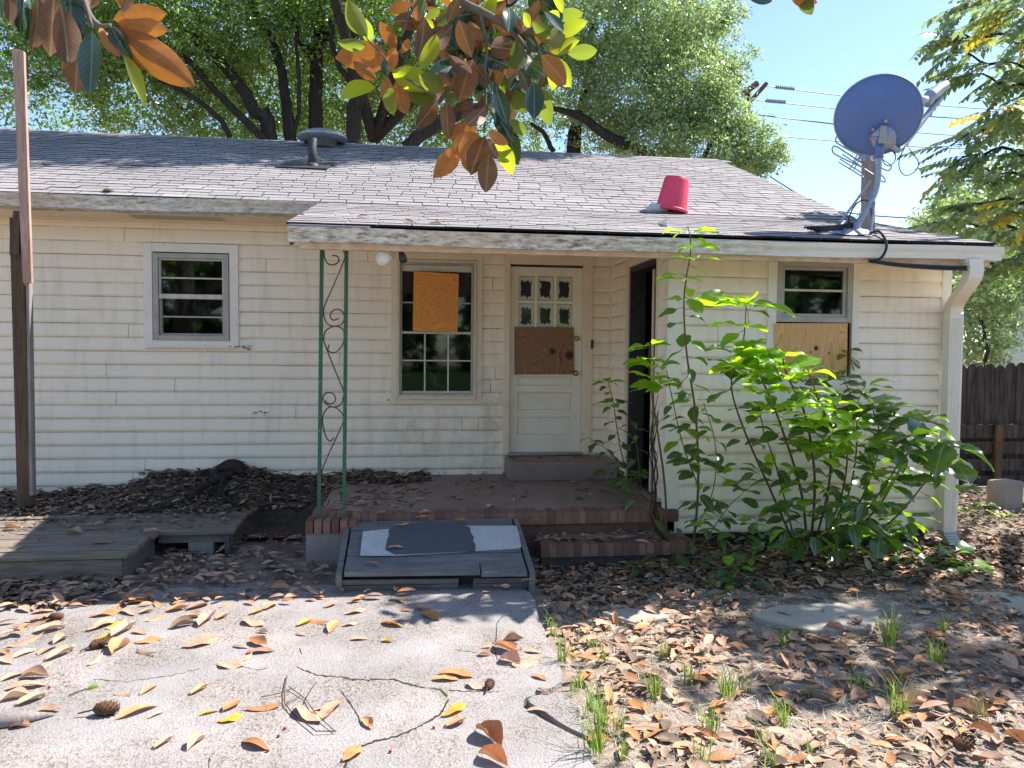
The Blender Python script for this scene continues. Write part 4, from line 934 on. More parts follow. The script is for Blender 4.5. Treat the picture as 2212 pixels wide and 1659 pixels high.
for u in (0, 1):
    A, B = rpnt(u, 0, -.0), rpnt(u, 1, -.0); s = -.022 if u == 0 else .022
    C_, D_ = Vector((A.x, A.y, .0)), Vector((B.x, B.y, -.02))
    obj('side_board', MB().hexa([C_ + Vector((-.02 + s, 0, 0)), D_ + Vector((-.02 + s, 0, 0)), D_ + Vector((.02 + s, 0, 0)), C_ + Vector((.02 + s, 0, 0))], [A + Vector((-.02 + s, 0, -.0)), B + Vector((-.02 + s, 0, -.0)), B + Vector((.02 + s, 0, -.0)), A + Vector((.02 + s, 0, -.0))]), MT['ramp'], rp)
f0, f1 = aZ(1010, 1778, .0), aZ(1590, 1768, .0); g0, g1 = rpnt(0.0, 1, -.05) + Vector((0, .01, 0)), rpnt(1, 1, -.05) + Vector((0, .01, 0))
for (u0, u1) in ((0, .62), (.70, 1)):
    a, b = f0.lerp(f1, u0), f0.lerp(f1, u1); c, d = g0.lerp(g1, u0), g0.lerp(g1, u1); v = Vector((0, .035, 0))
    m0, m1 = a.lerp(c, .55) , b.lerp(d, .55)
    obj('front_board', MB().hexa([a, b, b + v, a + v], [m0, m1, m1 + v, m0 + v]), MT['ramp'], rp, bevel=.004)
    obj('front_board', MB().hexa([a.lerp(c, .6), b.lerp(d, .6), b.lerp(d, .6) + v, a.lerp(c, .6) + v], [c, d, d + v, c + v]), MT['ramp'], rp, bevel=.004)
obj('back_board', MB().box(f0.x + .1, f1.x - .1, rbl.y + .12, rbl.y + .15, -.02, .13), MT['found'], rp)
def rq(cx, cy):  # crop pixel -> (u, v) on the ramp, solved numerically
    P = (700 + cx / 2.458, 1300 + cy / 2.458); d = _ray(*P); n = (trr - rtl).cross(rbl - rtl).normalized(); t = (rtl - CAM).dot(n) / d.dot(n); return CAM + d * t, n
nrm = (trr - rtl).cross(rbl - rtl).normalized(); nrm = nrm if nrm.z > 0 else -nrm
def sheet(px, o0, o1):
    P = [rq(*q)[0] for q in px]; n = len(P); mb = MB().add([p + nrm * o0 for p in P] + [p + nrm * o1 for p in P], [tuple(range(n)), tuple(range(2 * n - 1, n - 1, -1))] + [(i, n + i, n + (i + 1) % n, (i + 1) % n) for i in range(n)]); return mb
ps = thing('painted_board', 'flaking white panel with a dark grey painted middle lying on the plank ramp', 'panel', rq(1500, 800)[0])
obj('sheet', sheet([(955, 742), (1150, 722), (1750, 700), (2088, 700), (2105, 760), (2122, 850), (2105, 868), (1770, 885), (1500, 900), (1200, 915), (935, 915)], .012, .022), MT['white_p'], ps)
obj('paint_patch', sheet([(1155, 722), (1225, 690), (1500, 676), (1700, 700), (1745, 715), (1752, 760), (1775, 785), (1765, 812), (1785, 840), (1784, 890), (1500, 903), (1300, 912), (1190, 915), (1120, 880), (1135, 800), (1150, 770), (1142, 745)], .0225, .0245), MT['grey_p'], ps)

# ---- leaf litter mound
def wz(x):  # height of litter at the wall
    return float(np.interp(x, [-6, -3.9, -3.0, -2.7, -2.0, -1.75, -1.3, -.75, -.2, .4], [.2, .22, .28, .40, .47, .49, .36, .39, .37, .36]))
def moundz(x, y):
    t = min(1, max(0, -y / 1.15)); edge = .2 if x < -1.5 else (.1 if x < -.84 else .36)
    if x > -.84: t = min(1, -y / .9)
    h = wz(x) * (1 - t) ** 1.2 + (edge - .02) * (1 - (1 - t) ** 1.2)
    return h + .014 * sin(x * 9 + y * 5) + .01 * sin(x * 23 - y * 17)
mo = MB(); nxm, nym = 90, 26
for j in range(nym):
    for i in range(nxm):
        x = -5.2 + 5.35 * i / (nxm - 1); y = -.02 - 1.25 * j / (nym - 1)
        if x < -1.45 and j == nym - 1: zz_ = .1
        else: zz_ = moundz(x, y)
        if -1.48 < x < -.86: zz_ = moundz(x, y) if y > -.75 else .02
        mo.v.append((x, y, zz_ + rr.uniform(-.008, .008)))
mo.f = [(j * nxm + i, j * nxm + i + 1, (j + 1) * nxm + i + 1, (j + 1) * nxm + i)[::-1] for j in range(nym - 1) for i in range(nxm - 1)]
MT['humus'] = simple('rotted_leaves', (.16, .12, .085), (.09, .07, .05), 20, .95, .1, bs=1, bd=.03, fine=45)
tag(obj('leaf_mound', mo, MT['humus'], smooth=True), kind='stuff')
rt = thing('dead_root', 'dark knotted stump of root lying on the leaf mound against the wall', 'root', (-1.95, -.3, .45))
obj('stump', MB().tube(catmull([(-2.02, -.15, .47), (-1.9, -.2, .50), (-1.8, -.25, .5), (-1.74, -.3, .44)], 4), lerp_r([.03, .07, .075, .03], 13), 8), MT['bark'], rt, True)
obj('root_limb', MB().tube(catmull([(-1.8, -.25, .47), (-2.05, -.6, .36), (-2.15, -.85, .27), (-2.5, -1.15, .24)], 4), lerp_r([.04, .035, .02, .008], 13), 7), MT['bark'], rt, True)
obj('root_limb', MB().tube(catmull([(-1.9, -.35, .44), (-1.85, -.7, .32), (-1.6, -1.0, .24)], 4), lerp_r([.03, .02, .008], 9), 7), MT['bark'], rt, True)

# ---- fence, neighbour, stone
FYY = .75
fn = thing('board_fence', 'dark weathered picket fence with boards missing below its rail at the right', 'fence', (7, FYY, 0))
fr_ = random.Random(11); x = 5.35
while x < 12.5:
    wd = .135 + fr_.uniform(-.01, .01); top = 1.60 + fr_.uniform(-.02, .035) - (x - 5.3) * .01; yy = FYY - fr_.uniform(0, .02)
    V = [(x, .80), (x + wd, .80 + fr_.uniform(-.02, .02)), (x + wd, top - .05), (x + wd * .75, top - .005), (x + wd * .5, top + .01), (x + wd * .25, top), (x, top - .045)]
    obj('picket', MB().add([(a, yy, b) for a, b in V] + [(a, yy + .018, b) for a, b in V], [tuple(range(7)), tuple(range(13, 6, -1))] + [(i, 7 + i, 7 + (i + 1) % 7, (i + 1) % 7) for i in range(7)]), MT['fence'], fn); x += wd + fr_.uniform(.003, .012)
for z0, z1 in ((.64, .80), (.42, .57), (.20, .36), (.0, .14)): obj('rail', MB().box(5.38, 12.5, FYY - .05, FYY - .01, z0 + rr.uniform(-.01, .01), z1, .004), MT['fence'], fn)
for xx in (5.40, 7.4, 9.4, 11.4): obj('fence_post', MB().box(xx, xx + .10, FYY - .09, FYY - .055, 0, .81), MT['post'], fn)
bl_ = MB().box(5.3, 12.5, FYY + .03, FYY + .05, 0, .8); obj('back_board', bl_, MT['fence'], fn)
sp = thing('stone_stub', 'squared concrete stub standing in leaves before the dark fence', 'concrete block', aZ(3010, 1570, 0))
c_ = aY(3012, 1500, -.6); zt_ = aY(3012, 1440, -.6).z
obj('block', MB().box(c_.x - .12, c_.x + .135, -.72, -.48, -.05, zt_, .012), MT['block'], sp, bevel=.03)
nbh = thing('neighbour_house', 'pale green sided house wall beyond the dark fence at the right', 'house', (13, 9, 0))
c0 = aY(3000, 1000, 9.0)
z = .2
while z < 3.7: obj('siding_board', MB().add([(c0.x + .28, 8.98, z), (24, 8.98, z), (24, 9, z + .2), (c0.x + .28, 9, z + .2), (c0.x + .28, 9, z), (24, 9, z)], [(0, 1, 2, 3), (4, 5, 1, 0)]), MT['nb'], nbh); z += .2
obj('corner_board', MB().box(c0.x, c0.x + .28, 8.95, 9.1, 0, 3.7), MT['nb'], nbh)
obj('roof', MB().add([(c0.x - .5, 8.4, 3.62), (24, 8.4, 3.62), (24, 13, 5.4), (c0.x - .5, 13, 5.4), (c0.x - .5, 8.4, 3.5), (24, 8.4, 3.5)], [(0, 1, 2, 3), (4, 5, 1, 0)]), MT['shingle'], nbh)

# ---- flagstones
def flag(px, label, m='flag', h=.008):
    P = [aZ(x, y, h) for x, y in px]; pts = [(p.x, p.y) for p in P]
    o = obj('flagstone', MB().prism(ragged(pts + [pts[0]], .012, .12)[:-1][::-1] if False else ragged(pts + [pts[0]], .012, .12)[:-1], -.05, h), MT[m], bevel=.008); tag(o, label, 'flagstone')
flag([(2640, 1835), (2620, 1885), (2440, 1890), (2300, 1862), (2250, 1838), (2330, 1815), (2520, 1808)][::-1], 'long pale flagstone half in shade in the leaf litter below the weeds')
flag([(2880, 1800), (3090, 1850), (3140, 1810), (3000, 1772), (2910, 1776)], 'sunlit flagstone at the right edge beyond the leafy weeds')
flag([(1810, 1835), (1900, 1865), (2010, 1850), (2000, 1830), (1880, 1822)], 'small shaded flagstone next to the driveway edge by the grass')

# ---- utility pole and wires
up = thing('utility_pole', 'distant brown utility pole with crossarm rising behind the oak crown', 'utility pole', (20, 24, 0))
UY = 22.0
pt0 = aY(2243, 300, UY)
obj('pole', MB().tube([Vector((pt0.x - .1, UY, -.1)), Vector((pt0.x, UY, pt0.z + .4))], [.17, .13], 10), MT['post'], up, True)
obj('crossarm', MB().tube([aY(2225, 285, UY - .2), aY(2272, 250, UY - .2)], .13, 6), MT['post'], up)
obj('crossarm', MB().tube([aY(2255, 300, UY - .3), aY(2300, 250, UY - .3)], .09, 6), MT['post'], up)
for k, (a, b) in enumerate([((2300, 258), (3100, 335)), ((2270, 300), (3100, 365)), ((2262, 343), (3100, 420)), ((2310, 406), (3100, 450))]):
    A, B = aY(*a, UY), aY(*b, UY + 6); pts = [A.lerp(B, t) - Vector((0, 0, .5 * sin(pi * t) * .3)) for t in np.linspace(0, 1, 14)]
    obj('wire', MB().tube(pts, .026, 5), MT['black'], up)
    if k < 2:
        for j in range(9): q = A.lerp(B, .03 + j * .0065); obj('insulator', MB().tube([q - Vector((.02, 0, 0)), q + Vector((.02, 0, 0))], .085, 8), MT['galv'], up)
A = aY(2310, 530, 8); tag(obj('service_wire', MB().tube(catmull([A, aY(2400, 585, 8), aY(2480, 625, 8), aY(2600, 645, 8.), aY(2750, 655, 8), aY(2900, 660, 8)], 5), .016, 5), MT['black']), 'single dark service wire sagging across the sky behind the dish', 'wire')

# ================================================================ TREES
LB = ([(0, 0, 0), (.5, -.22, .05), (1, 0, -.08), (.5, .22, .05)], [(0, 1, 2, 3)])
def rdir(n):
    v = rs.normal(size=(n, 3)); return v / np.linalg.norm(v, axis=1, keepdims=True)
def crown(name, blobs, m, size, parent, dens=1., clus=26, keepout=None):
    """leaf sprays: clumps of leaves placed unevenly through ellipsoids (centre, radii, leaf count)"""
    P = []; X = []
    for (c, r, n) in blobs:
        nc = max(3, int(n * dens / clus)); d = rdir(nc) * (rs.uniform(.15, 1., (nc, 1)) ** (1 / 2.2)); cc = np.array(c) + d * np.array(r)
        for q in cc:
            k = int(clus * rs.uniform(.5, 1.5)); sp = rs.uniform(.10, .30) * (np.mean(r) ** .5)
            ax = rdir(1)[0]; ax[2] = abs(ax[2]) * .4 - .3
            t = rs.uniform(-1, 1, (k, 1)); p = q + ax * t * sp * 1.5 + rs.normal(size=(k, 3)) * sp * .42
            P.append(p); X.append(ax + rdir(k) * .9 + np.array([0, 0, -.25]))
    P = np.concatenate(P); X = np.concatenate(X); Z = rdir(len(P)) + np.array([0, 0, .7])
    o = scatter(name, LB, P, X, Z, size * rs.uniform(.7, 1.3, len(P)), m, parent); o['kind'] = 'stuff'; return o
def limb(name, px, Y, rad, m, par, extra=None):
    Ys = Y if hasattr(Y, '__len__') else [Y] * len(px)
    P = [aY(x, y, yy) for (x, y), yy in zip(px, Ys)]
    if extra: P = [Vector(extra)] + P
    P = catmull(P, 4)
    P = [p + Vector((random.uniform(-.03, .03), random.uniform(-.03, .03), 0)) for p in P]
    return obj(name, MB().tube(P, lerp_r(rad, len(P)), 9), m, par, True)
def B(x, y, Y, r, n, sq=.8): p = aY(x, y, Y); return (tuple(p), (r, r, r * sq), n)
# big oak, many stems, left of centre
t1 = thing('oak_tree', 'many stemmed dark oak tree rising behind the roof ridge left of centre', 'tree', (-1.2, 9.5, 0))
g0 = lambda x, Y: (aY(x, 400, Y).x, Y, -.1)
limb('trunk', [(945, 420), (950, 250), (958, 60), (965, -200)], 10, [.2, .17, .15, .13, .09], MT['bark'], t1, g0(945, 10))
limb('trunk', [(870, 430), (858, 330), (835, 180), (770, 40), (700, -100)], 9.5, [.18, .14, .12, .10, .09, .06], MT['bark'], t1, g0(880, 9.5))
limb('trunk', [(810, 430), (770, 340), (690, 220), (600, 130), (500, 30), (430, -80)], 9.2, [.2, .17, .14, .12, .1, .08, .05], MT['bark'], t1, g0(830, 9.2))
limb('limb', [(800, 420), (700, 330), (590, 210), (480, 110), (380, 20)], 9., [.09, .085, .07, .06, .04], MT['bark'], t1)
limb('limb', [(690, 410), (650, 350), (560, 280), (470, 240)], 8.8, [.06, .06, .05, .03], MT['bark'], t1)
limb('limb', [(950, 200), (900, 110), (860, 20), (850, -60)], 9.8, [.1, .09, .07, .05], MT['bark'], t1)
limb('limb', [(950, 150), (1010, 60), (1060, -20)], 9.8, [.1, .08, .05], MT['bark'], t1)
limb('limb', [(885, 400), (900, 280), (890, 130), (880, 30)], 9.1, [.05, .045, .04, .03], MT['bark'], t1)
bl = [B(x, y, Y, r, n) for x, y, Y, r, n in [(60, 40, 10, 2.0, 3400), (330, 10, 9, 2.0, 4200), (560, 60, 9, 2.0, 4600), (780, 20, 10, 2.0, 6500), (1000, 40, 10.5, 2.0, 6500), (130, 240, 11, 1.7, 900), (420, 270, 11, 1.7, 2600), (640, 330, 12, 1.6, 4800), (820, 300, 13, 1.8, 5600), (1010, 300, 13, 1.8, 5600), (300, 330, 12, 1.3, 900), (40, 330, 12, 1.3, 450), (450, -240, 9.5, 3.0, 5000), (900, -240, 9.5, 3.0, 5000), (0, -200, 9.5, 3.0, 4000), (540, 180, 10, 1.5, 2600), (250, 130, 9.5, 1.6, 3500), (-250, 100, 9, 2.5, 4500)]]
bl += [((-.9, 3.2, 10.3), (1.9, 1.2, .6), 8000), ((1.6, 3.7, 10.6), (1.9, 1.0, .6), 7000), ((.6, 2.5, 9.6), (1.4, .6, .5), 2200), ((3.6, 3.8, 10.3), (1.9, .8, .5), 5200), ((2.2, 2.6, 9.4), (1.3, .25, .35), 800), ((5.2, 4.2, 10.2), (1.5, .5, .5), 2200), ((5.2, 4.5, 10.0), (1.2, .4, .5), 900), ((6.6, 4.5, 9.8), (1.0, .3, .4), 500), ((2.4, 3.9, 9.8), (1.2, .3, .4), 500), ((-2.6, 3.1, 10.0), (1.6, 1.3, .6), 6000)]
for e in ((-2.6, 3.6, 9.9), (1.6, 4.1, 10.4), (5.4, 4.6, 9.9)): obj('limb', MB().tube(catmull([(-1.0, 9.6, 6.5), (Vector((-1.0, 9.6, 6.5)) + Vector(e)) / 2 + Vector((0, 0, .8)), e], 5), lerp_r([.14, .04], 11), 7), MT['bark'], t1, True)
crown('foliage', bl, MT['oakleaf'], .11, t1, 1.65)
# second oak with reddish trunk
t2 = thing('oak_tree', 'oak tree with a reddish trunk showing beside the hanging magnolia leaves', 'tree', (1.6, 9, 0))
limb('trunk', [(1062, 430), (1066, 300), (1058, 180), (1050, 40), (1040, -100)], 8.6, [.2, .17, .15, .13, .12, .1], MT['bark'], t2, g0(1062, 8.6))
limb('limb', [(1215, 445), (1290, 385), (1380, 340), (1480, 300)], 8.4, [.15, .15, .12, .06], MT['bark'], t2)
limb('limb', [(1060, 260), (1010, 180), (990, 60)], 8.6, [.07, .06, .05], MT['bark'], t2)
bl = [B(x, y, Y, r, n) for x, y, Y, r, n in [(1220, 60, 9.5, 1.9, 6500), (1160, 330, 12, 1.6, 4500), (1300, 260, 12, 1.8, 5000), (1400, 410, 13, 1.4, 2600), (1300, -220, 9.5, 2.8, 4500)]]
crown('foliage', bl, MT['oakleaf'], .11, t2, 1.35)
# pale sunny oak, right of centre
t3 = thing('oak_tree', 'broad pale green oak crown in full sun right of the magnolia branch', 'tree', (6, 11, 0))
limb('trunk', [(1720, 470), (1730, 380), (1760, 250), (1780, 60)], 12, [.24, .2, .16, .12, .08], MT['bark'], t3, g0(1720, 12))
limb('limb', [(1960, 470), (1830, 410), (1740, 350), (1640, 320)], 10.5, [.14, .13, .1, .05], MT['bark'], t3)
limb('limb', [(1660, 455), (1630, 400), (1590, 370)], 11, [.07, .06, .04], MT['bark'], t3)
limb('limb', [(2100, 500), (2180, 330), (2220, 240)], 11, [.06, .05, .03], MT['bark'], t3)
bl = [B(x, y, Y, r, n) for x, y, Y, r, n in [(1560, 80, 11, 1.8, 6500), (1780, 60, 11, 1.8, 7500), (1960, 60, 11, 1.7, 7500), (2080, 90, 11.5, 1.15, 4000), (1700, 250, 11.5, 1.5, 4200), (1880, 260, 11, 1.6, 7500), (2050, 260, 11, 1.4, 6500), (2140, 330, 11, 1.0, 3500), (1950, 420, 11, 1.2, 4800), (2110, 440, 11, 1.15, 4500), (2230, 420, 11, .9, 2600), (1780, 400, 12, 1.1, 2000), (2290, 480, 11, .6, 1100), (2190, 200, 11.2, .55, 900), (1580, 440, 13, 1.1, 1200), (1620, 330, 12.5, .9, 700), (1800, -220, 11, 2.6, 5500), (2330, 450, 10.8, .35, 240), (2250, 150, 11, .3, 160), (2180, 30, 11.3, .55, 800), (2250, 510, 11, .5, 700)]]
crown('foliage', bl, MT['oakleaf2'], .105, t3, 1.4)
# unseen trees added behind the photographer to darken the window reflections
wd_ = MB()
for k in range(9):
    x = -60 + 13 * k; wd_.tube([(x, -50, -.1), (x + .3, -50, 3), (x + .2, -50.3, 8)], [.4, .3, .2], 7)
wo = obj('unseen_wood', wd_, MT['bark'], None, True); wo['kind'] = 'stuff'
cr_ = crown('unseen_wood_foliage', [((-58 + 7.5 * k + rs.uniform(-1, 1), -50 + rs.uniform(-1, 1), 4.6), (6, 3, 5.4), 1500) for k in range(17)], MT['oakleaf'], 1.1, None)
# bushes beyond the fence
t4 = thing('garden_bush', 'pale flowering shrub in the sunny gap between downspout and neighbour wall', 'shrub', (9, 5, 0))
limb('trunk', [(2960, 1180), (2960, 1080), (2950, 960)], 5, [.05, .04, .03], MT['bark'], t4, (aY(2960, 1100, 5).x, 5, 0))
crown('foliage', [B(2940, 960, 5.5, .8, 2600, 1.2), B(2960, 880, 5.5, .7, 1800), B(2930, 1060, 5.5, .6, 1500)], MT['oakleaf2'], .10, t4)
t5 = thing('dark_tree', 'dark leafy tree behind the downspout elbow beyond the fence', 'tree', (10, 7, 0))
limb('trunk', [(2990, 900), (3000, 800)], 7.5, [.1, .1, .07], MT['bark'], t5, (aY(2990, 1000, 7.5).x, 7.5, 0))
crown('foliage', [B(3000, 800, 7, 1.1, 3000), B(2940, 900, 8, .9, 2500), B(3080, 760, 6, 1.2, 3500), B(2900, 700, 9, 1.2, 3000), B(2860, 650, 9, 1., 1800), B(3060, 620, 9, 1.5, 3500)], MT['oakleaf'], .14, t5)

# pecan-like tree at the right edge: drooping compound leaves
pc_ = thing('pecan_tree', 'tree with long drooping compound leaves along the right edge of the sky', 'tree', (8.4, -.2, 0))
limb('trunk', [(3330, 1300), (3340, 700), (3350, 200), (3300, -300)], -.3, [.16, .14, .12, .1, .06], MT['bark'], pc_, (aY(3330, 1300, -.3).x, -.3, -.1))
LE = ([(0, 0, 0), (.35, -.28, .03), (1, 0, -.14), (.35, .28, .03), (.7, -.19, -.03), (.7, .19, -.03)], [(0, 1, 4, 5, 3), (4, 2, 5)])
def frond_mesh(k, L=.46, n=7, m='pinnate'):
    r_ = np.random.RandomState(k); mb = MB(); P = []; X = []
    pts = [Vector((L * t, 0, -.22 * L * t * t)) for t in np.linspace(0, 1, 8)]; mb.tube(pts, lerp_r([.004, .0015], 8), 4)
    for i in range(n):
        t = .18 + .8 * i / (n - 1)
        for s in (-1, 1):
            p = Vector((L * t, 0, -.22 * L * t * t)); d = Vector((.6, s * 1., -.35 - .35 * r_.rand())).normalized(); ln = .115 * (1 - .35 * abs(t - .55)) * r_.uniform(.85, 1.15)
            y_ = Vector((0, 0, 1)).cross(d).normalized(); z_ = d.cross(y_)
            mb.add([p + d * v[0] * ln + y_ * v[1] * ln * 1.05 + z_ * v[2] * ln for v in LE[0]], LE[1])
    return mb.mesh('leaf', MT[m])
FM = [frond_mesh(k) for k in range(5)] + [frond_mesh(9, m='pinnate_y')]
fb = random.Random(21)
brs = [([(3350, 60), (3150, 90), (2960, 110), (2830, 100)], .2), ([(3350, 150), (3160, 190), (2990, 190), (2850, 150)], .0), ([(3350, 260), (3180, 270), (3040, 255), (2900, 215)], -.2), ([(3350, 380), (3180, 380), (3020, 370), (2850, 430)], .1), ([(3350, 480), (3150, 470), (2980, 450), (2840, 500)], -.1), ([(3350, 560), (3180, 560), (3020, 520), (2890, 500)], .3), ([(3350, 640), (3180, 640), (3000, 600), (2860, 640)], .0), ([(3350, 720), (3150, 700), (2990, 680), (2800, 660)], .4), ([(3350, 800), (3180, 780), (3050, 770), (2960, 800)], .1), ([(3350, -60), (3150, -40), (3000, -30), (2880, 20)], .1), ([(3380, 330), (3260, 330), (3120, 330), (3020, 320)], -.9), ([(3380, 500), (3260, 560), (3120, 600), (3040, 620)], -.7), ([(3380, 100), (3260, 60), (3120, 20), (3020, 30)], -.8)]
nfr = 0
for px, dy in brs:
    Yb = -.3 + dy; P = catmull([aY(x, y, Yb) for x, y in px], 6)
    P = [p + Vector((0, 0, .03 * sin(i * 1.3))) for i, p in enumerate(P)]
    obj('branch', MB().tube(P, lerp_r([.03, .008], len(P)), 6), MT['bark'], pc_, True)
    for i in range(3, len(P)):
        for k in range(2 if i < len(P) - 2 else 2):
            p = P[i] + Vector((fb.uniform(-.05, .05), fb.uniform(-.05, .05), 0)); d = Vector((-1. + fb.uniform(-.5, .9), fb.uniform(-.9, .9), fb.uniform(-.7, .15)))
            s = fb.uniform(.75, 1.15); o = bpy.data.objects.new('leaf', FM[5] if fb.random() < .09 else FM[fb.randrange(5)]); COL.objects.link(o)
            o.parent = pc_; o.matrix_parent_inverse = BASE[pc_.name]; o.matrix_basis = frame(p, d, Vector((0, 0, 1)) + Vector((fb.uniform(-.4, .4), fb.uniform(-.4, .4), 0)), s); nfr += 1
crown('foliage', [(tuple(aY(x, y, Y)), (r, r, r * .8), n) for x, y, Y, r, n in [(3200, 300, 1.2, 1.0, 700), (3150, 600, 1.2, .9, 700), (3150, 80, 1., .9, 500), (3100, 560, 2.5, 1.1, 900), (3000, 690, 3.5, .9, 1600), (2900, 660, 4.5, .8, 1100), (3300, 0, .5, 1.4, 1800), (3420, 200, -.4, 1.2, 1200), (2830, 690, 5, .6, 700)]], MT['pinnate'], .125, pc_)
# extra boughs above the frame edge that cast the dappled shade on the yard
crown('foliage', [((8.3, -2.7, 5.4), (1.2, .45, .5), 1300), ((8.0, -3.5, 5.6), (1.3, .35, .5), 700), ((6.2, -3.55, 5.0), (1.1, .22, .4), 420), ((7.6, -4.6, 6.0), (1.5, .35, .5), 350), ((7.4, -2.25, 5.3), (1.3, .24, .4), 800), ((7.2, -2.6, 5.6), (.9, .2, .3), 350), ((6.7, -3.0, 5.2), (.9, .18, .3), 300), ((8.2, -3.9, 5.2), (1.3, .25, .3), 380), ((6.1, -2.7, 5.1), (.8, .14, .3), 220), ((4.9, -2.2, 5.6), (.75, .2, .35), 380)], MT['pinnate'], .15, pc_)
for a, b in (((8.6, -.6, 4.6), (5.2, -2.4, 5.2)), ((8.6, -.8, 4.4), (6.6, -3.6, 5.3)), ((8.8, -1, 4.2), (7.4, -4.4, 5.8))):
    obj('branch', MB().tube(catmull([Vector(a), (Vector(a) + Vector(b)) / 2 + Vector((0, 0, .3)), Vector(b)], 5), lerp_r([.08, .03], 11), 7), MT['bark'], pc_, True)

# ================================================================ MAGNOLIA
mg = thing('magnolia_tree', 'magnolia boughs with big leaves, rusty beneath, hanging into the top of the view', 'tree', (-4.6, -7.2, 0))
def lm(name, k, **kw):
    v, f = leafbase(**kw); return MB().add(v, f).mesh('leaf', MT[name], True)
LM = {}
for key, mn in (('Y', 'mag_y'), ('M', 'mag_m'), ('O', 'mag_o'), ('B', 'mag_b'), ('G', 'mag_g')):
    LM[key] = [lm(mn, i, n=8, W=.42, fold=f_, curl=c_, edgecurl=e_, wave=.012) for i, (f_, c_, e_) in enumerate(((.12, .1, 0), (.22, .22, -.25), (.05, .3, .3), (.16, -.12, .1)))]
mr = random.Random(4)
def mleaf(a, b, kind, Y, dy=0, wid=1.):
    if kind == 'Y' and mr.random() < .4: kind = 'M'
    p, q = aY(*a, Y), aY(*b, Y + dy); d = q - p; L = d.length; v = (CAM - p).normalized()
    n = -v if kind != 'G' else v
    n = n + Vector((mr.uniform(-.55, .55), mr.uniform(-.3, .3), mr.uniform(-.45, .45)))
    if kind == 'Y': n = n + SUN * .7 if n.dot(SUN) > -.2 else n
    o = bpy.data.objects.new('leaf', mr.choice(LM[kind])); COL.objects.link(o); o.parent = mg; o.matrix_parent_inverse = BASE[mg.name]
    L *= 1.2; o.matrix_basis = frame(p, d, n, L, L * wid * mr.uniform(1.0, 1.3)); return o
def C2(x, y): return (1024 + x * .463, y * .463)
def C1(x, y): return (x * .463, y * .463)
def C3(x, y): return (2048 + x * .463, y * .463)
L2 = '''Y 165 240 50 40;Y 185 280 150 140;Y 160 300 10 280;O 300 350 20 370;O 290 380 120 410;O 230 520 100 420;Y 215 560 15 605;O 350 330 270 165;G 440 400 380 260;B 500 390 540 170;Y 520 450 600 260;
O 310 470 340 330;G 300 500 280 400;O 300 500 290 650;Y 300 560 330 715;O 360 520 410 710;Y 330 460 580 580;Y 610 640 445 620;Y 500 480 640 570;O 400 560 480 560;B 620 660 510 800;B 680 650 690 860;B 780 350 700 600;B 850 380 770 620;
Y 870 480 900 640;B 1000 420 1150 310;G 1150 440 1210 570;G 1230 400 1120 550;B 1130 560 1080 770;G 980 530 990 760;G 1000 560 1060 770;Y 1000 470 1070 590;Y 1250 560 1340 770;G 1250 540 1250 740;Y 1280 570 1345 665;Y 1350 370 1460 530;
B 1300 360 1440 520;Y 1340 320 1500 270;B 1340 330 1480 290;Y 1470 350 1630 330;Y 1400 230 1560 150;Y 1340 270 1480 220;Y 1240 140 1340 230;B 1240 150 1330 260;Y 980 330 1100 360;B 960 300 1110 320;Y 970 240 1090 240;Y 1130 270 1150 440;
B 590 330 690 200;B 680 300 590 150;G 750 310 690 180;B 760 130 830 330;O 830 140 900 250;B 600 60 700 170;O 550 50 640 100;O 300 80 430 30;B 850 100 960 180;G 870 350 880 480;G 920 190 930 260;G 1090 40 1090 170;B 1180 60 1280 130;G 1320 70 1420 180;
Y 1180 80 1210 160;Y 1350 80 1410 140;B 1260 60 1200 170;O 890 830 700 870;O 895 880 720 990;O 760 960 630 1118;O 790 980 825 1100;B 930 880 850 1090;B 940 900 1000 1010;B 955 1000 940 1208;O 950 850 1060 920;Y 1010 910 1090 1100;G 1060 800 1130 1025;
G 1000 740 1090 880;Y 1070 790 1185 850;Y 1040 720 1080 790;B 850 680 800 760;B 930 700 830 800;B 700 560 620 640;B 860 640 740 700;B 1000 600 900 720;O 440 250 400 330;Y 600 180 540 130;Y 640 60 560 110;B 1180 200 1080 120;G 1200 240 1280 300;
B 870 420 960 560;B 1040 420 980 560;Y 1100 600 1200 700;G 1220 420 1300 480;B 700 360 820 460;O 640 480 700 560;B 760 -20 700 120;Y 1000 -30 940 100;B 1280 0 1240 110;O 480 -40 500 100;Y 1380 0 1440 60;B 620 -40 560 60;G 540 -20 520 90;O 1000 180 1100 200;B 1060 110 960 140;Y 700 40 640 160;B 1160 420 1080 480;B 1080 500 1140 640;Y 760 620 700 640'''
for i, s in enumerate(L2.replace('\n', '').split(';')):
    k, *c = s.split(); c = [float(t) for t in c]; mleaf(C2(c[0], c[1]), C2(c[2], c[3]), k, -5.0 + mr.uniform(-.2, .2), mr.uniform(-.08, .08))
for i in range(95):
    x, y = mr.uniform(560, 1430), mr.uniform(-60, 420); 
    if y > 250 and x < 640: continue
    a = mr.uniform(0, 2 * pi); l = mr.uniform(110, 190); mleaf(C2(x, y), C2(x + l * cos(a), y + abs(l * sin(a)) * mr.choice((1, 1, -.6))), mr.choice('BBOGYBGOG'), -4.75 + mr.uniform(-.2, .35), mr.uniform(-.12, .12))
L1 = '''O 730 130 1015 95;O 760 150 1045 190;O 760 175 970 235;O 740 180 1168 492;O 750 190 965 420;O 650 170 750 345;G 710 160 825 360;Y 800 350 930 645;O 740 -40 830 60'''
for s in L1.split(';'):
    k, *c = s.split(); c = [float(t) for t in c]; mleaf(C1(c[0], c[1]), C1(c[2], c[3]), k, -5.9, mr.uniform(-.03, .03), .8)
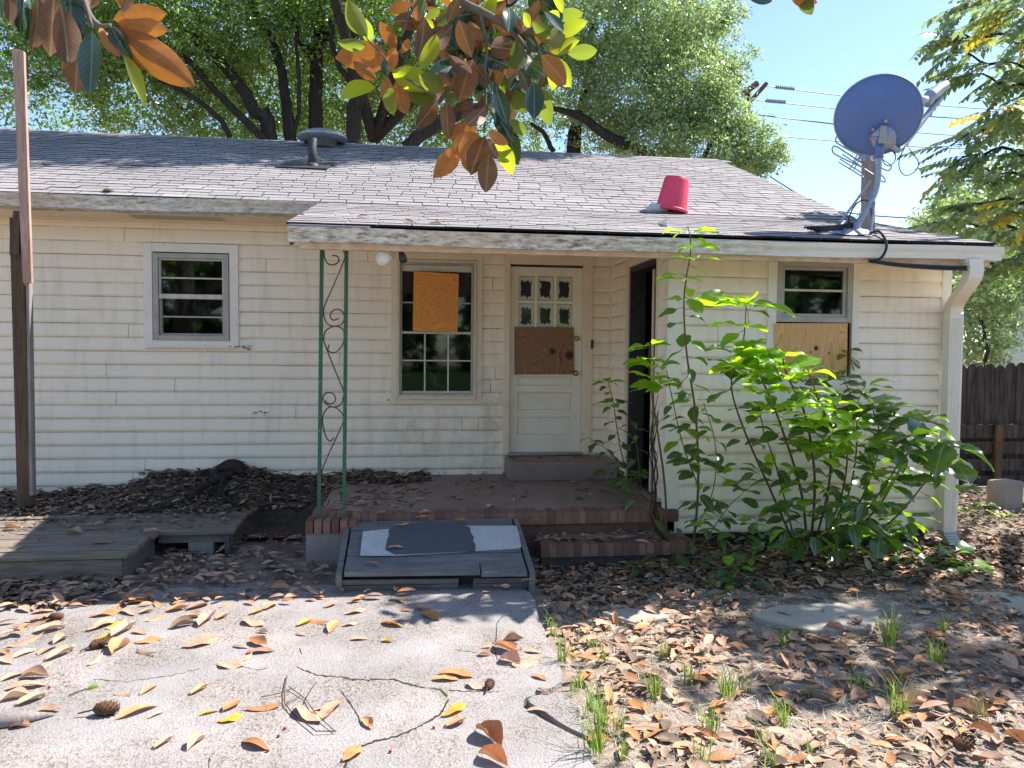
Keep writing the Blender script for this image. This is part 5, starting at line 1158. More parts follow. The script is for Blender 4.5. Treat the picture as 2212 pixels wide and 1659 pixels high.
L3 = '''B 250 -20 230 285;B 350 -40 330 300;B 400 40 445 375;B 520 200 490 545;G 600 200 590 548;G 130 -60 130 170;G 190 -40 200 240;B 60 -60 70 130;G 450 -60 470 275;B 300 -80 400 220;G 20 -80 30 90;B 560 -80 540 90;B 860 -60 800 60;B 640 -60 600 40'''
for s in L3.split(';'):
    k, *c = s.split(); c = [float(t) for t in c]; mleaf(C1(c[0], c[1]), C1(c[2], c[3]), k, -6.0 + mr.uniform(-.1, .1), 0, .8)
mleaf(C3(760, -60), C3(825, 72), 'Y', -5.5, 0, 1.1); mleaf(C3(700, -20), C3(840, 10), 'O', -5.5, 0); mleaf(C3(420, -30), C3(560, 0), 'G', -5.5)
def br(name, pts, r, Y=-5.): obj(name, MB().tube(catmull([aY(*p, Y) if len(p) == 2 else Vector(p) for p in pts], 5), lerp_r(r, (len(pts) - 1) * 5 + 1), 8), MT['barkl'], mg, True)
br('branch', [C2(600, -260), C2(760, -10), C2(900, 70), C2(1010, 130), C2(1130, 230), C2(1190, 300)], [.02, .018, .016, .013, .008])
br('branch', [C2(900, 70), C2(940, 300), C2(930, 480), C2(935, 700), C2(925, 860)], [.008, .006, .005, .004]); br('branch', [C2(820, 40), C2(560, 220), C2(370, 340), C2(310, 400)], [.008, .006, .004])
br('branch', [C2(310, 400), C2(330, 450), C2(600, 620), C2(660, 650)], [.005, .005, .003]); br('branch', [C2(310, 400), C2(200, 290), C2(160, 240)], [.004, .003, .003]); br('branch', [C2(1130, 230), C2(1230, 300), C2(1330, 330)], [.005, .004, .003])
br('branch', [C2(1130, 230), C2(1180, 400), C2(1200, 540)], [.005, .004, .003]); br('branch', [C2(560, -60), C2(460, 60), C2(390, 240)], [.006, .005, .003]); br('branch', [C2(930, 480), C2(800, 600), C2(700, 640)], [.004, .003, .003])
br('branch', [C1(500, -200), C1(560, 60), C1(640, 160), C1(720, 165)], [.014, .01, .006, .005], -5.95); br('branch', [C1(100, -200), C1(250, -60), C1(500, -60), C1(600, 180)], [.014, .01, .006, .004], -6.)
e1_, e2_, e3_ = aY(*C2(600, -260), -5.), aY(*C1(500, -200), -5.95), aY(*C1(100, -200), -6.)
obj('trunk', MB().tube(catmull([(-4.6, -7.2, -.1), (-4.5, -7.1, 1.5), (-4.4, -7.0, 3.2), (-4.2, -6.8, 5)], 5), lerp_r([.24, .2, .17, .1], 16), 12), MT['barkl'], mg, True)
for e, z_ in ((e1_, 2.6), (e2_, 2.3), (e3_, 2.2)):
    obj('limb', MB().tube(catmull([Vector((-4.45, -7.05, z_)), Vector((-4.45, -7.05, z_)).lerp(e, .5) + Vector((0, 0, .45)), e], 6), lerp_r([.07, .04, .017], 13), 8), MT['barkl'], mg, True)
MG2 = leafbase(n=4, W=.4, fold=.15, curl=.15)
P = np.array([-4.8, -7.2, 4.6]) + rdir(1200) * (rs.uniform(.2, 1, (1200, 1)) ** .5) * np.array([1.9, 1.9, 1.6])
o = scatter('foliage', MG2, P, rdir(1200) + [0, 0, -.3], rdir(1200) * .7 + [0, 0, .7], rs.uniform(.13, .2, 1200), [MT['mag_g'], MT['mag_y']], mg, rs.randint(0, 2, 1200)); o['kind'] = 'stuff'

# ================================================================ WEEDS
WM = {}
for key, mn in (('d', 'weed'), ('b', 'weed_b')):
    WM[key] = []
    for i, (W, se, cu, fo, wv) in enumerate(((.62, .12, .2, .1, .03), (.50, .1, .35, .18, .02), (.72, .14, .12, .05, .04), (.42, .08, .45, .2, .02))):
        v, f = leafbase(n=10, W=W, fold=fo, curl=cu, serr=se, wave=wv); WM[key].append(MB().add(v, f).mesh('leaf', MT[mn], True))
wr = random.Random(9)
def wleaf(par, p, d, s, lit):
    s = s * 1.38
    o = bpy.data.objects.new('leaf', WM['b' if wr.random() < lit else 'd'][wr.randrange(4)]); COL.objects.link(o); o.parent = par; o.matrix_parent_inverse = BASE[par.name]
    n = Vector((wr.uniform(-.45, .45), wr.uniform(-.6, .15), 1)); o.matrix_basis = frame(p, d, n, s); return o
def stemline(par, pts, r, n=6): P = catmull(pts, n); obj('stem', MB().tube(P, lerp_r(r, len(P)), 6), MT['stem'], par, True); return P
def wp(x, y, Y): return aY(x / .72, y / .72, Y)
def plantleaves(par, P, every, s, lit, t0=.2, droop=-.25, side=1.):
    n = len(P); k = 0; acc = 0
    for i in range(1, n):
        acc += (P[i] - P[i - 1]).length
        if acc > every and i / n > t0:
            acc = 0; k += 1; a = k * 2.4 + wr.uniform(-.4, .4); t = (P[i] - P[i - 1]).normalized()
            d = Vector((cos(a), sin(a) * .8 - .15, droop + wr.uniform(-.25, .3))).normalized(); u = i / n
            pe = P[i] + d * s * .35; obj('petiole', MB().tube([P[i], pe], .0022, 4), MT['stem'], par)
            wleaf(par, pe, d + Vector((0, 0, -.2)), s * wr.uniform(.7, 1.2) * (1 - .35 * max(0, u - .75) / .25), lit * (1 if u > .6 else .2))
def rosette(par, p, n, s, lit, up=.1):
    for k in range(n):
        a = k * 2 * pi / n + wr.uniform(-.3, .3); d = Vector((cos(a), sin(a), up + wr.uniform(-.3, .15))); pe = p + d.normalized() * s * .25
        wleaf(par, pe, d, s * wr.uniform(.75, 1.15), lit)
# tall thin sapling in front of the wing corner
w1 = thing('sapling', 'tall thin sapling with bright heart shaped leaves reaching past the gutter', 'weed', wp(1497, 1190, -2.6))
P = stemline(w1, [wp(1497, 1190, -2.35), wp(1508, 1050, -2.45), wp(1503, 900, -2.6), wp(1483, 760, -2.75), wp(1478, 640, -2.85), wp(1492, 540, -2.9), wp(1486, 488, -2.92)], [.010, .007, .003], 14)
plantleaves(w1, P, .055, .125, .9, .12)
P = stemline(w1, [wp(1508, 1050, -2.45), wp(1475, 960, -2.55), wp(1452, 860, -2.6), wp(1440, 800, -2.65)], [.005, .003], 8); plantleaves(w1, P, .06, .10, .5, .1)
P = stemline(w1, [wp(1500, 1150, -2.45), wp(1540, 1060, -2.6), wp(1545, 960, -2.7), wp(1520, 870, -2.75)], [.005, .003], 8); plantleaves(w1, P, .07, .09, .3, .1)
for x, y, s in ((1486, 500, .13), (1500, 560, .14), (1470, 600, .12), (1480, 645, .13), (1495, 530, .12)): rosette(w1, wp(x, y, -2.9), 3, s, 1.)
# sapling at the doorway corner
w2 = thing('sapling', 'spindly sapling with dead vines climbing beside the open doorway', 'weed', wp(1440, 1160, -2.3))
P = stemline(w2, [wp(1440, 1165, -2.25), wp(1436, 1050, -2.3), wp(1420, 930, -2.35), wp(1408, 850, -2.45), wp(1402, 780, -2.55), wp(1405, 740, -2.6)], [.010, .007, .003], 12); plantleaves(w2, P, .055, .11, .9, .62)
for x, y in ((1405, 745), (1395, 775), (1420, 790), (1400, 810), (1425, 830)): rosette(w2, wp(x, y, -2.6), 4, .13, 1.)
P = stemline(w2, [wp(1438, 1165, -2.2), wp(1395, 1090, -2.15), wp(1360, 1040, -2.0), wp(1330, 1010, -1.6)], [.006, .003], 8); plantleaves(w2, P, .07, .10, 0, .1)
for k in range(7):
    z0 = wr.uniform(.1, .3); pts = [wp(1432 + wr.uniform(-8, 8), 1170, -2.2)]
    for j in range(6): pts.append(wp(1412 + wr.uniform(-9, 12) - (4 - j) * 0, 1120 - j * 52 * wr.uniform(.8, 1.05), -2.15 + wr.uniform(-.04, .04)))
    obj('dead_vine', MB().tube(catmull(pts, 5), lerp_r([.007, .003], 31), 5), MT['twig'], w2)
# small one by the entry door
w3 = thing('sapling', 'small leafy sapling growing on the porch beside the entry door', 'weed', wp(1385, 1060, -1.5))
P = stemline(w3, [wp(1388, 1065, -1.75), wp(1352, 1010, -1.6), wp(1335, 940, -1.5), wp(1325, 870, -1.45), wp(1312, 818, -1.4)], [.007, .003], 12); plantleaves(w3, P, .045, .095, .3, .05)
P = stemline(w3, [wp(1385, 1065, -1.75), wp(1375, 960, -1.65), wp(1360, 900, -1.6)], [.005, .003], 10); plantleaves(w3, P, .045, .09, .1, .1)
P = stemline(w3, [wp(1350, 1010, -1.6), wp(1310, 970, -1.4), wp(1270, 945, -1.3)], [.004, .002], 9); plantleaves(w3, P, .04, .085, .1, .1)
P = stemline(w3, [wp(1385, 1060, -1.75), wp(1350, 1030, -1.8), wp(1310, 1010, -1.7)], [.004, .002], 8); plantleaves(w3, P, .06, .15, .0, .2)
rosette(w3, wp(1312, 825, -1.45), 5, .10, .9); rosette(w3, wp(1325, 870, -1.48), 4, .11, .6)
# the big clump: several plants
def clump(name_label, base, stems, s, lit, every, cat='weed'):
    w = thing('weed_plant', name_label, cat, base)
    for pts, rd in stems:
        P = stemline(w, [wp(*q) for q in pts], [rd, rd * .4], 9); plantleaves(w, P, every, s, lit, .25); rosette(w, P[-1], 5, s * .95, lit)
    return w
w4 = clump('upright weed with a star of toothed leaves below the wing window', wp(1720, 1190, -2.1), [
    ([(1722, 1190, -2.1), (1665, 1060, -2.3), (1608, 930, -2.5), (1580, 830, -2.65), (1605, 740, -2.75), (1612, 660, -2.8)], .010),
    ([(1722, 1190, -2.1), (1680, 1020, -2.3), (1650, 930, -2.5), (1640, 880, -2.6)], .007)], .14, .5, .14)
for x, y, n, s in ((1612, 655, 6, .24), (1600, 700, 3, .16), (1590, 760, 4, .15), (1600, 790, 4, .17)): rosette(w4, wp(x, y, -2.82), n, s, .8)
w5 = clump('arching weed whose bright lit leaves cover the middle of the wing wall', wp(1745, 1195, -2.1), [
    ([(1745, 1195, -2.1), (1730, 1060, -2.35), (1680, 900, -2.6), (1640, 800, -2.8), (1650, 755, -2.9)], .012),
    ([(1750, 1195, -2.1), (1760, 1040, -2.4), (1740, 900, -2.65), (1700, 810, -2.85), (1690, 770, -2.95)], .012),
    ([(1755, 1195, -2.1), (1790, 1050, -2.4), (1790, 930, -2.7), (1760, 840, -2.9), (1745, 800, -3.)], .010),
    ([(1760, 1195, -2.1), (1815, 1080, -2.35), (1830, 960, -2.6), (1800, 870, -2.9)], .010)], .135, .8, .10)
for i in range(40): rosette(w5, wp(wr.uniform(1590, 1820), 0, 0) * 0 + wp(*(lambda t: (1600 + 230 * t + wr.uniform(-40, 40), 770 + 190 * t + wr.uniform(-45, 60)))(wr.random()), -2.9 + wr.uniform(-.2, .15)), 3, wr.uniform(.09, .17), .95, .2)
w6 = clump('dense dark leaved weed in front of the wing wall, nearest the downspout', wp(1790, 1200, -2.1), [
    ([(1790, 1200, -2.1), (1860, 1080, -2.3), (1900, 960, -2.5), (1885, 880, -2.6)], .010),
    ([(1795, 1200, -2.1), (1900, 1090, -2.3), (1960, 980, -2.55), (2000, 900, -2.7)], .010),
    ([(1800, 1200, -2.1), (1920, 1130, -2.35), (2000, 1040, -2.6), (2060, 960, -2.8)], .010),
    ([(1785, 1200, -2.1), (1840, 1040, -2.2), (1850, 900, -2.3), (1820, 810, -2.35)], .009),
    ([(1780, 1200, -2.1), (1800, 1000, -2.15), (1870, 830, -2.2)], .007),
    ([(1800, 1210, -2.1), (1860, 1120, -2.4), (1930, 1020, -2.8), (1960, 940, -2.95)], .010)], .15, .25, .10)
for i in range(44): rosette(w6, wp(*(lambda t: (1740 + 310 * t + wr.uniform(-30, 30), 850 + 130 * t + wr.uniform(-50, 110)))(wr.random()), -2.6 + wr.uniform(-.25, .25)), 3, wr.uniform(.09, .19), .28)
for x, y, s in ((2040, 950, .24), (1990, 900, .2), (1930, 960, .2), (2060, 990, .2), (1900, 1150, .17), (1760, 1150, .17), (1840, 1120, .18), (1870, 1080, .17), (1700, 1140, .13), (1960, 1120, .15), (1810, 1180, .14)): rosette(w6, wp(x, y, -2.8), 3, s, .1, -.5)
w7 = clump('low broad leaved weed at the foot of the downspout', wp(2050, 1240, -2.5), [
    ([(2050, 1250, -2.6), (2052, 1215, -2.65), (2060, 1190, -2.7)], .005), ([(2055, 1250, -2.6), (2085, 1235, -2.7), (2100, 1220, -2.75)], .004), ([(1990, 1240, -2.4), (1960, 1180, -2.5), (1930, 1150, -2.6)], .004)], .14, .1, .08)
w8 = clump('low trailing vine with small round leaves at the corner of the brick steps', wp(1540, 1200, -2.5), [
    ([(1500, 1200, -2.4), (1540, 1160, -2.6), (1600, 1150, -2.8), (1650, 1180, -2.9)], .005), ([(1510, 1210, -2.5), (1550, 1230, -2.8), (1600, 1250, -3.), (1680, 1280, -3.05)], .004),
    ([(1500, 1200, -2.4), (1560, 1200, -2.7), (1580, 1230, -2.9), (1560, 1265, -3.)], .004), ([(1500, 1200, -2.4), (1450, 1190, -2.5), (1380, 1215, -2.6)], .004), ([(1500, 1200, -2.4), (1570, 1100, -2.5), (1610, 1060, -2.55)], .005)], .10, .15, .06)
for i in range(26): rosette(w6, wp(wr.uniform(1700, 1960), wr.uniform(1060, 1190), -2.5 + wr.uniform(-.3, .25)), 3, wr.uniform(.09, .17), .15, -.3)
for i in range(14): rosette(w8, wp(wr.uniform(1500, 1660), wr.uniform(1090, 1230), -2.75 + wr.uniform(-.25, .2)), 3, wr.uniform(.06, .11), .25, -.1)
for i in range(10): rosette(w1, wp(wr.uniform(1470, 1540), wr.uniform(850, 1120), -2.6 + wr.uniform(-.15, .15)), 2, wr.uniform(.08, .12), .35, -.1)
for i in range(22): rosette(w5, wp(wr.uniform(1590, 1760), wr.uniform(900, 1150), -2.5 + wr.uniform(-.2, .2)), 2, wr.uniform(.09, .14), .3, -.2)
# twiggy weeds by the fence
w9 = clump('small leafy weed before the fence boards at the right', wp(2100, 1120, -1.2), [([(2120, 1140, -1.), (2125, 1110, -1.), (2130, 1090, -1.05)], .005), ([(2110, 1150, -1.1), (2090, 1120, -1.1), (2085, 1100, -1.1)], .004), ([(2160, 1160, -1.1), (2150, 1130, -1.1), (2170, 1110, -1.1)], .004)], .10, .4, .06)
w10 = clump('small dark sprig of vine clinging to the window trim', wp(1835, 760, WY - .05), [([(1845, 800, WY - .04), (1838, 775, WY - .06), (1830, 755, WY - .07)], .004)], .09, 0, .03)

# ================================================================ GROUND LITTER
def lit_(x, y): return y < -2.83
dm_ = {'t': 'dry_t', 'o': 'dry_o', 'y': 'dry_y', 'g': 'dry_g'}
DM = {}
for k, mn in dm_.items():
    DM[k] = []
    for i, (W, cu, fo, ec, wv) in enumerate(((.36, .10, .16, 0, .012), (.40, -.16, .05, .25, .02), (.32, .22, .26, 0, .01), (.42, -.12, .02, .4, .015), (.46, .03, .02, 0, .03), (.34, -.3, .1, -.3, .03), (.44, .05, .08, .6, .04))):
        v, f = leafbase(n=8, W=W, fold=fo, curl=cu, edgecurl=ec * 2, wave=wv); v = [(a, b + .05 * sin(a * 3 + i), c + .018 * sin(a * 7 + b * 9 + i * 2) + (.03 * sin(a * 4 + i) * (1 if b > 0 else -1) * abs(b) * 4)) for a, b, c in v]
        if i in (3, 5): f = f[:-6] + f[-4:]
        mb = MB().add(v, f); t = v[0]; mb.add([(0, -.008, v[2][2] - 0), (0, .008, v[2][2]), (-.16, .004, -.02), (-.16, -.004, -.02)], [(0, 1, 2, 3)])
        DM[k].append(mb.mesh('fallen_leaf', MT[mn], True))
lr = random.Random(17); nleaf = [0]
WORD = {'t': 'tan', 'o': 'orange brown', 'y': 'golden yellow', 'g': 'greyish brown'}
def zone(p):
    x, y = p[0], p[1]
    if x > .84: return ('beside the driveway edge' if x < 1.3 else 'just right of the driveway grass' if x < 1.9 else 'in front of the long flagstone' if x < 2.8 else 'below the right hand flagstone') + (', level with the crack' if y > -3.9 else ', halfway down the yard' if y > -4.4 else ', near the photo bottom') if y < -3.3 else ('under the weeds by the brick steps' if x < 2.3 else 'under the weeds below the wing window')
    if y > -3.2: return 'by the eave shadow line, left of the ramp' if x < -.5 else 'just below the plank ramp'
    if y > -3.75: return 'behind the seed cones at the driveway left side' if x < -1.55 else 'across the middle of the driveway behind the crack' if x < -.1 else 'near the driveway edge by the grass'
    return 'at the left edge of the driveway by the rotten branch' if x < -1.9 else 'left of the forked twig on the driveway' if x < -1.05 else 'around the forked twig on the driveway' if x < -.5 else 'beside the crack near the bottom of the driveway' if x < .2 else 'by the broken corner of the driveway slab'
def fall(p, d, s, k, label, group):
    if 'lying on the sunlit' in label or 'among the litter' in label:
        z_ = zone(p); label = '%s %s magnolia leaf %s' % ('large' if s > .165 else 'small' if s < .115 else 'medium sized' if s < .14 else 'long', WORD[k], z_); group = 'leaves ' + z_
    o = bpy.data.objects.new('fallen_leaf', lr.choice(DM[k])); COL.objects.link(o); nleaf[0] += 1
    n = Vector((lr.uniform(-.22, .22), lr.uniform(-.22, .22), 1)); up = lr.random() < .5
    o.matrix_basis = frame(Vector(p) + Vector((0, 0, s * .055)), d, n, s, s * lr.uniform(.75, 1.25)); tag(o, label, 'leaf', group); return o
def F_(l, conv, zone):
    for s in l.replace('\n', '').split(';'):
        k, *c = s.split(); c = [float(t) for t in c]; a, b = aZ(*conv(c[0], c[1]), .014), aZ(*conv(c[2], c[3]), .014); d = b - a
        L = min(.22, max(.08, d.length * 1.15)); fall(a, d, L, k, 'curled %s magnolia leaf lying on the sunlit driveway%s' % (WORD[k], zone), '%s leaves on the driveway%s' % (WORD[k], zone))
cvA = lambda x, y: (x * .463, 1536 + y * .463); cvB = lambda x, y: (1024 + x * .463, 1536 + y * .463)
F_('''o 580 680 770 650;t 90 750 290 725;t 220 790 420 745;g 160 715 310 680;t 200 660 340 645;t 560 775 760 690;y 680 760 800 720;t 720 820 860 740;y 610 830 710 800;g 600 880 740 870;t 850 780 940 790;o 870 850 1030 830;g 890 900 990 930;t 560 1000 660 940;
t 1180 880 1440 810;t 1500 870 1600 880;o 1610 840 1720 870;t 1590 920 1760 905;t 1415 985 1560 1000;t 1550 970 1630 930;g 1100 760 1250 730;t 1290 750 1380 670;o 1400 700 1470 670;g 1170 690 1320 675;o 940 710 1060 680;o 1080 650 1210 620;t 1220 640 1350 600;o 1420 620 1500 600;
t 1580 700 1690 740;o 1620 670 1700 640;t 1690 640 1770 590;o 2000 700 2110 730;y 1930 745 2010 710;o 2130 790 2190 720;t 1910 790 1980 800;t 40 880 260 820;g 340 860 430 820;o 0 910 60 930;t 80 950 220 900;t 250 930 340 880;t 300 970 470 895;t 230 1020 340 980;
t 0 1100 140 1050;t 130 1080 290 1070;t 20 1160 280 1120;t 0 1230 180 1200;g 110 1260 290 1190;t 230 1300 380 1290;o 910 1190 1000 1130;g 740 1180 840 1190;o 1235 1190 1340 1130;o 755 1350 990 1260;t 960 1340 1030 1310;y 1290 1320 1400 1290;o 1450 1300 1540 1240;y 1410 1360 1560 1330;
o 1590 1280 1800 1270;t 1940 1260 2060 1370;t 2030 1290 2110 1280;t 2090 1350 2200 1240;t 1000 1540 1110 1470;t 1210 1550 1320 1470;o 1560 1490 1730 1530;t 60 1400 180 1390;o 720 930 830 860;t 780 640 860 670;t 900 660 990 640;o 800 600 950 585;t 1740 785 1700 782;t 400 610 520 600''', cvA, '')
F_('''o 80 580 160 555;o 350 575 410 590;t 20 665 150 640;t 0 740 100 725;o 250 720 390 740;o 510 660 620 700;t 480 620 570 640;o 380 640 430 640;t 55 830 160 825;y 255 840 315 840;t 1030 850 1160 830;o 985 870 1150 915;t 910 880 975 870;t 1180 905 1280 910;t 880 930 940 930;
o 630 1050 830 1070;o 585 1090 740 1090;t 820 1110 900 1150;o 1230 1060 1320 1090;t 1270 1150 1340 1180;t 1100 1000 1290 970;t 1030 950 1140 990;y 650 1330 790 1260;o 680 1400 790 1350;o 140 1350 200 1400;o 880 1410 1010 1520;o 890 1570 1050 1650;o 0 1620 110 1530;t 1200 1290 1320 1290;o 2000 -999 2001 -999'''.replace(';o 2000 -999 2001 -999', ''), cvB, ' near its cracked right side')
# leaves on the shaded leaf bed and dry yard at the right
def inyard(x, y):
    ex = float(np.interp(y, [-5.3, -4.2, -3.6, -2.9], [.85, .84, .86, .90])); return x > ex
cnt = 0
while cnt < 132:
    y = lr.uniform(-5.1, -2.4); x = lr.uniform(.9, 3.9); 
    if not inyard(x, y) or (2.2 < x < 3.3 and -3.75 < y < -3.2): continue
    k = lr.choice('ttoogtgt'); fall((x, y, hgt(x, y) + .012), Vector((lr.uniform(-1, 1), lr.uniform(-1, 1), 0)), lr.uniform(.10, .18), k, 'curled %s magnolia leaf among the litter of the dry yard' % WORD[k], '%s leaves in the yard' % WORD[k]); cnt += 1
for s in '340 1240 640 1240;'.split(';')[:0]: pass
for x, y in ((1105, 1515), (1480, 1518), (1425, 1465), (1380, 1500), (1700, 1450), (1760, 1470), (1300, 1540), (1240, 1500)):
    p = aZ(x, y, .365); fall(p, Vector((lr.uniform(-1, 1), lr.uniform(-.4, .4), 0)), .13, lr.choice('tgo'), 'dry magnolia leaf lying on the shaded porch floor', 'leaves on the porch floor')
for x, y in ((1092, 1700), (1163, 1655), (1185, 1585), (1245, 1565), (1360, 1575), (1560, 1755), (1480, 1770)):
    p = rq((x - 700) * 2.458, (y - 1300) * 2.458)[0] + nrm * .028; fall(p, Vector((1, lr.uniform(-.4, .4), 0)), .12, lr.choice('to'), 'dry magnolia leaf lying on the plank ramp', 'leaves on the plank ramp')
for x, y, k in ((15, 1585, 'o'), (430, 1598, 't'), (290, 1630, 'g'), (200, 1600, 'g'), (30, 1640, 't')):
    p = aZ(x, y, .215); fall(p, Vector((1, lr.uniform(-.6, .6), 0)), .13, k, 'dry magnolia leaf lying on the deck platform', 'leaves on the deck platform')
# uncountable litter
BL = leafbase(n=4, W=.4, fold=.2, curl=.15)
def carpet(name, N, gen, mats, size, z):
    P = []
    while len(P) < N:
        x, y = gen()
        if x is None: continue
        P.append((x, y, z(x, y)))
    P = np.array(P); n = len(P); P[:, 2] += rs.uniform(0, .03, n); X = rdir(n); X[:, 2] *= .12; Z = rdir(n) * .33 + [0, 0, 1.]; Z[rs.rand(n) < .5] *= 1
    o = scatter(name, BL, P, X, Z, size[0] + (size[1] - size[0]) * rs.uniform(0, 1, n) ** 1.5, [MT[q] for q in mats], None, rs.randint(0, len(mats), n)); tag(o, kind='stuff')
def g_yard():
    y = rs.uniform(-5.3, -1.95); x = rs.uniform(.85, 6.5)
    if not inyard(x, y): return None, None
    if y > -2.15 and x < 2.3: return None, None
    if y < -3.1 and rs.rand() < .42: return None, None
    if y < -3.3 and sin(x * 2.3 + 1) * sin(y * 3.1) > .3 and rs.rand() < .6: return None, None
    if 2.2 < x < 3.3 and -3.75 < y < -3.25 and rs.rand() < .6: return None, None
    return x, y
carpet('leaf_litter', 7200, g_yard, ['dry_t', 'dry_g', 'dry_t', 'dry_o', 'dry_g', 'dry_d'], (.03, .15), lambda x, y: hgt(x, y) + .01)
def g_wall(): 
    y = rs.uniform(-3.0, -1.7); x = rs.uniform(1.0, 6.0); return (x, y) if y < -2.35 or x > 2.2 else (None, None)
carpet('dark_litter', 3200, g_wall, ['dry_d', 'dry_d', 'dry_g'], (.05, .13), lambda x, y: hgt(x, y) + .02)
def g_right():
    return rs.uniform(4.85, 7.5), rs.uniform(-2.6, .7)
carpet('dark_litter', 3000, g_right, ['dry_d', 'dry_d', 'dry_g'], (.05, .13), lambda x, y: hgt(x, y) + .02 + rs.uniform(0, .06))
def g_mound():
    x = rs.uniform(-5.2, .1); y = -rs.uniform(.02, 1.05 if x < -.85 else .55) ; return (x, y) if not (-1.48 < x < -.86 and y < -.75) else (None, None)
carpet('mound_litter', 5200, g_mound, ['dry_d', 'dry_d', 'dry_d', 'dry_g'], (.04, .11), lambda x, y: moundz(x, y) + .004)
def g_drv():
    x = rs.uniform(-4.5, -.5); y = rs.uniform(-2.98, -2.42)
    if x > -2.05: y = rs.uniform(-2.95, -1.2)
    if x > -.95 and y > -2.15: return None, None
    if rs.rand() < (.75 if y < -2.6 and x > -1.9 else .1): return None, None
    return x, y
carpet('dark_litter', 1500, g_drv, ['dry_g', 'dry_d', 'dry_t', 'dry_d'], (.07, .15), lambda x, y: .02)
def g_dk():
    x, y = rs.uniform(-4.2, -1.55), -1.0 - abs(rs.normal()) * .45
    return (x, y) if y > -2.4 and (x < -2.1 or y > -1.78) else (None, None)
carpet('deck_litter', 420, g_dk, ['dry_d', 'dry_g', 'dry_d'], (.03, .10), lambda x, y: .208)
def g_edge(): return float(rs.normal(-1.4, 1.4)), -2.9 + rs.normal() * .09 - .02
carpet('leaf_drift', 60, g_edge, ['dry_t', 'dry_o', 'dry_g'], (.08, .15), lambda x, y: .02)
def g_left(): return rs.uniform(-3.2, -2.2), rs.uniform(-4.6, -3.1)
carpet('leaf_drift', 34, g_left, ['dry_t', 'dry_t', 'dry_o', 'dry_g'], (.10, .18), lambda x, y: .02)
def g_porch(): 
    x = rs.uniform(-.7, 2.); y = rs.uniform(-1.8, -.05); return (x, y) if rs.rand() < (1 if x < .0 else .25) else (None, None)
carpet('porch_litter', 330, g_porch, ['dry_d', 'dry_g'], (.04, .1), lambda x, y: .362 if not (x > .945 and y > -.5) else .557)
carpet('porch_litter', 90, lambda: (rs.uniform(1.0, 2.2), rs.uniform(-2.25, -1.97)), ['dry_d', 'dry_g', 'dry_t'], (.05, .12), lambda x, y: .165)
# dry straw and fine debris over the yard
ST = ([(0, -.012, 0), (.5, -.01, .03), (1, 0, 0), (.5, .01, .03), (0, .012, 0)], [(0, 1, 3, 4), (1, 2, 3)])
n = 16000; y = rs.uniform(-5.4, -2.9, n); x = .80 + (rs.uniform(0, 1, n)) * 5.2; P = np.stack([x, y, np.array([hgt(a, b) for a, b in zip(x, y)]) + rs.uniform(.0, .018, n)], 1); X = rdir(n); X[:, 2] *= .15
o = scatter('dry_straw', ST, P, X, rdir(n) * .4 + [0, 0, 1], rs.uniform(.04, .14, n), MT['straw']); tag(o, kind='stuff')
# grass tufts: things
def tuft_mesh(k, nb=16, h=.14):
    r_ = np.random.RandomState(k); mb = MB()
    for i in range(nb):
        a = r_.uniform(0, 2 * pi); l = h * r_.uniform(.5, 1.2); le = r_.uniform(.15, .75); w_ = .0024; b = Vector((r_.normal() * .015, r_.normal() * .015, 0)); d = Vector((cos(a), sin(a), 0)); s = Vector((-d.y, d.x, 0)) * w_
        p1 = b + d * l * le * .3 + Vector((0, 0, l * .55)); p2 = b + d * l * le + Vector((0, 0, l * (1 - .35 * le)))
        mb.add([b - s, b + s, p1 + s * .8, p1 - s * .8, p2], [(0, 1, 2, 3), (3, 2, 4)])
    return mb.mesh('grass_tuft', MT['grass'])
TM = [tuft_mesh(k, 12 + 5 * k, .09 + .022 * k) for k in range(5)]
tl_ = [(1650, 1885), (1660, 1910), (1780, 1950), (1810, 1985), (1690, 1990), (1740, 2060), (1720, 2080), (1780, 2140), (1800, 2180), (1790, 2260), (2060, 2010), (2070, 2040), (2240, 2050), (2350, 1920), (2670, 1925), (2665, 1945), (2580, 2055), (2340, 2130), (2350, 2150), (2700, 2130), (2430, 2060), (2290, 2210), (2310, 2290), (2130, 2180), (2810, 2000), (2810, 1990), (2930, 2140), (1990, 1960), (2830, 1910), (2180, 2080), (2430, 2240), (2100, 2270), (1860, 2200), (1870, 2280), (1960, 2090), (2690, 1900)]
for i, (x, y) in enumerate(tl_):
    p = aZ(x, y, .0); o = bpy.data.objects.new('grass_tuft', TM[i % 5]); COL.objects.link(o); o.matrix_basis = Matrix.Translation((p.x, p.y, hgt(p.x, p.y) if p.x > .9 else .005)) @ Matrix.Rotation(lr.uniform(0, 6), 4, 'Z') @ Matrix.Scale(lr.uniform(.8, 1.35), 4)
    e = x < 1830; z_ = zone(p) if p.x > .84 else 'at the driveway edge'; z_ = ('along the ragged driveway edge, ' + ('near the ramp' if y < 1960 else 'by the broken corner' if y > 2120 else 'beside the crack')) if e else z_; tag(o, '%s green grass tuft %s' % (('thin', 'small', 'upright', 'bushy', 'tall')[i % 5], z_), 'grass tuft', 'grass tufts ' + z_)
n = 1500; y = rs.uniform(-5.4, -3.1, n); x = .86 + rs.uniform(0, 1, n) ** 2.2 * 4; P = np.stack([x, y, np.array([hgt(a, b) for a, b in zip(x, y)])], 1); X = rdir(n) * .5 + [0, 0, 1.]
o = scatter('grass', ST, P, X, rdir(n), rs.uniform(.03, .08, n), MT['grass']); tag(o, kind='stuff')
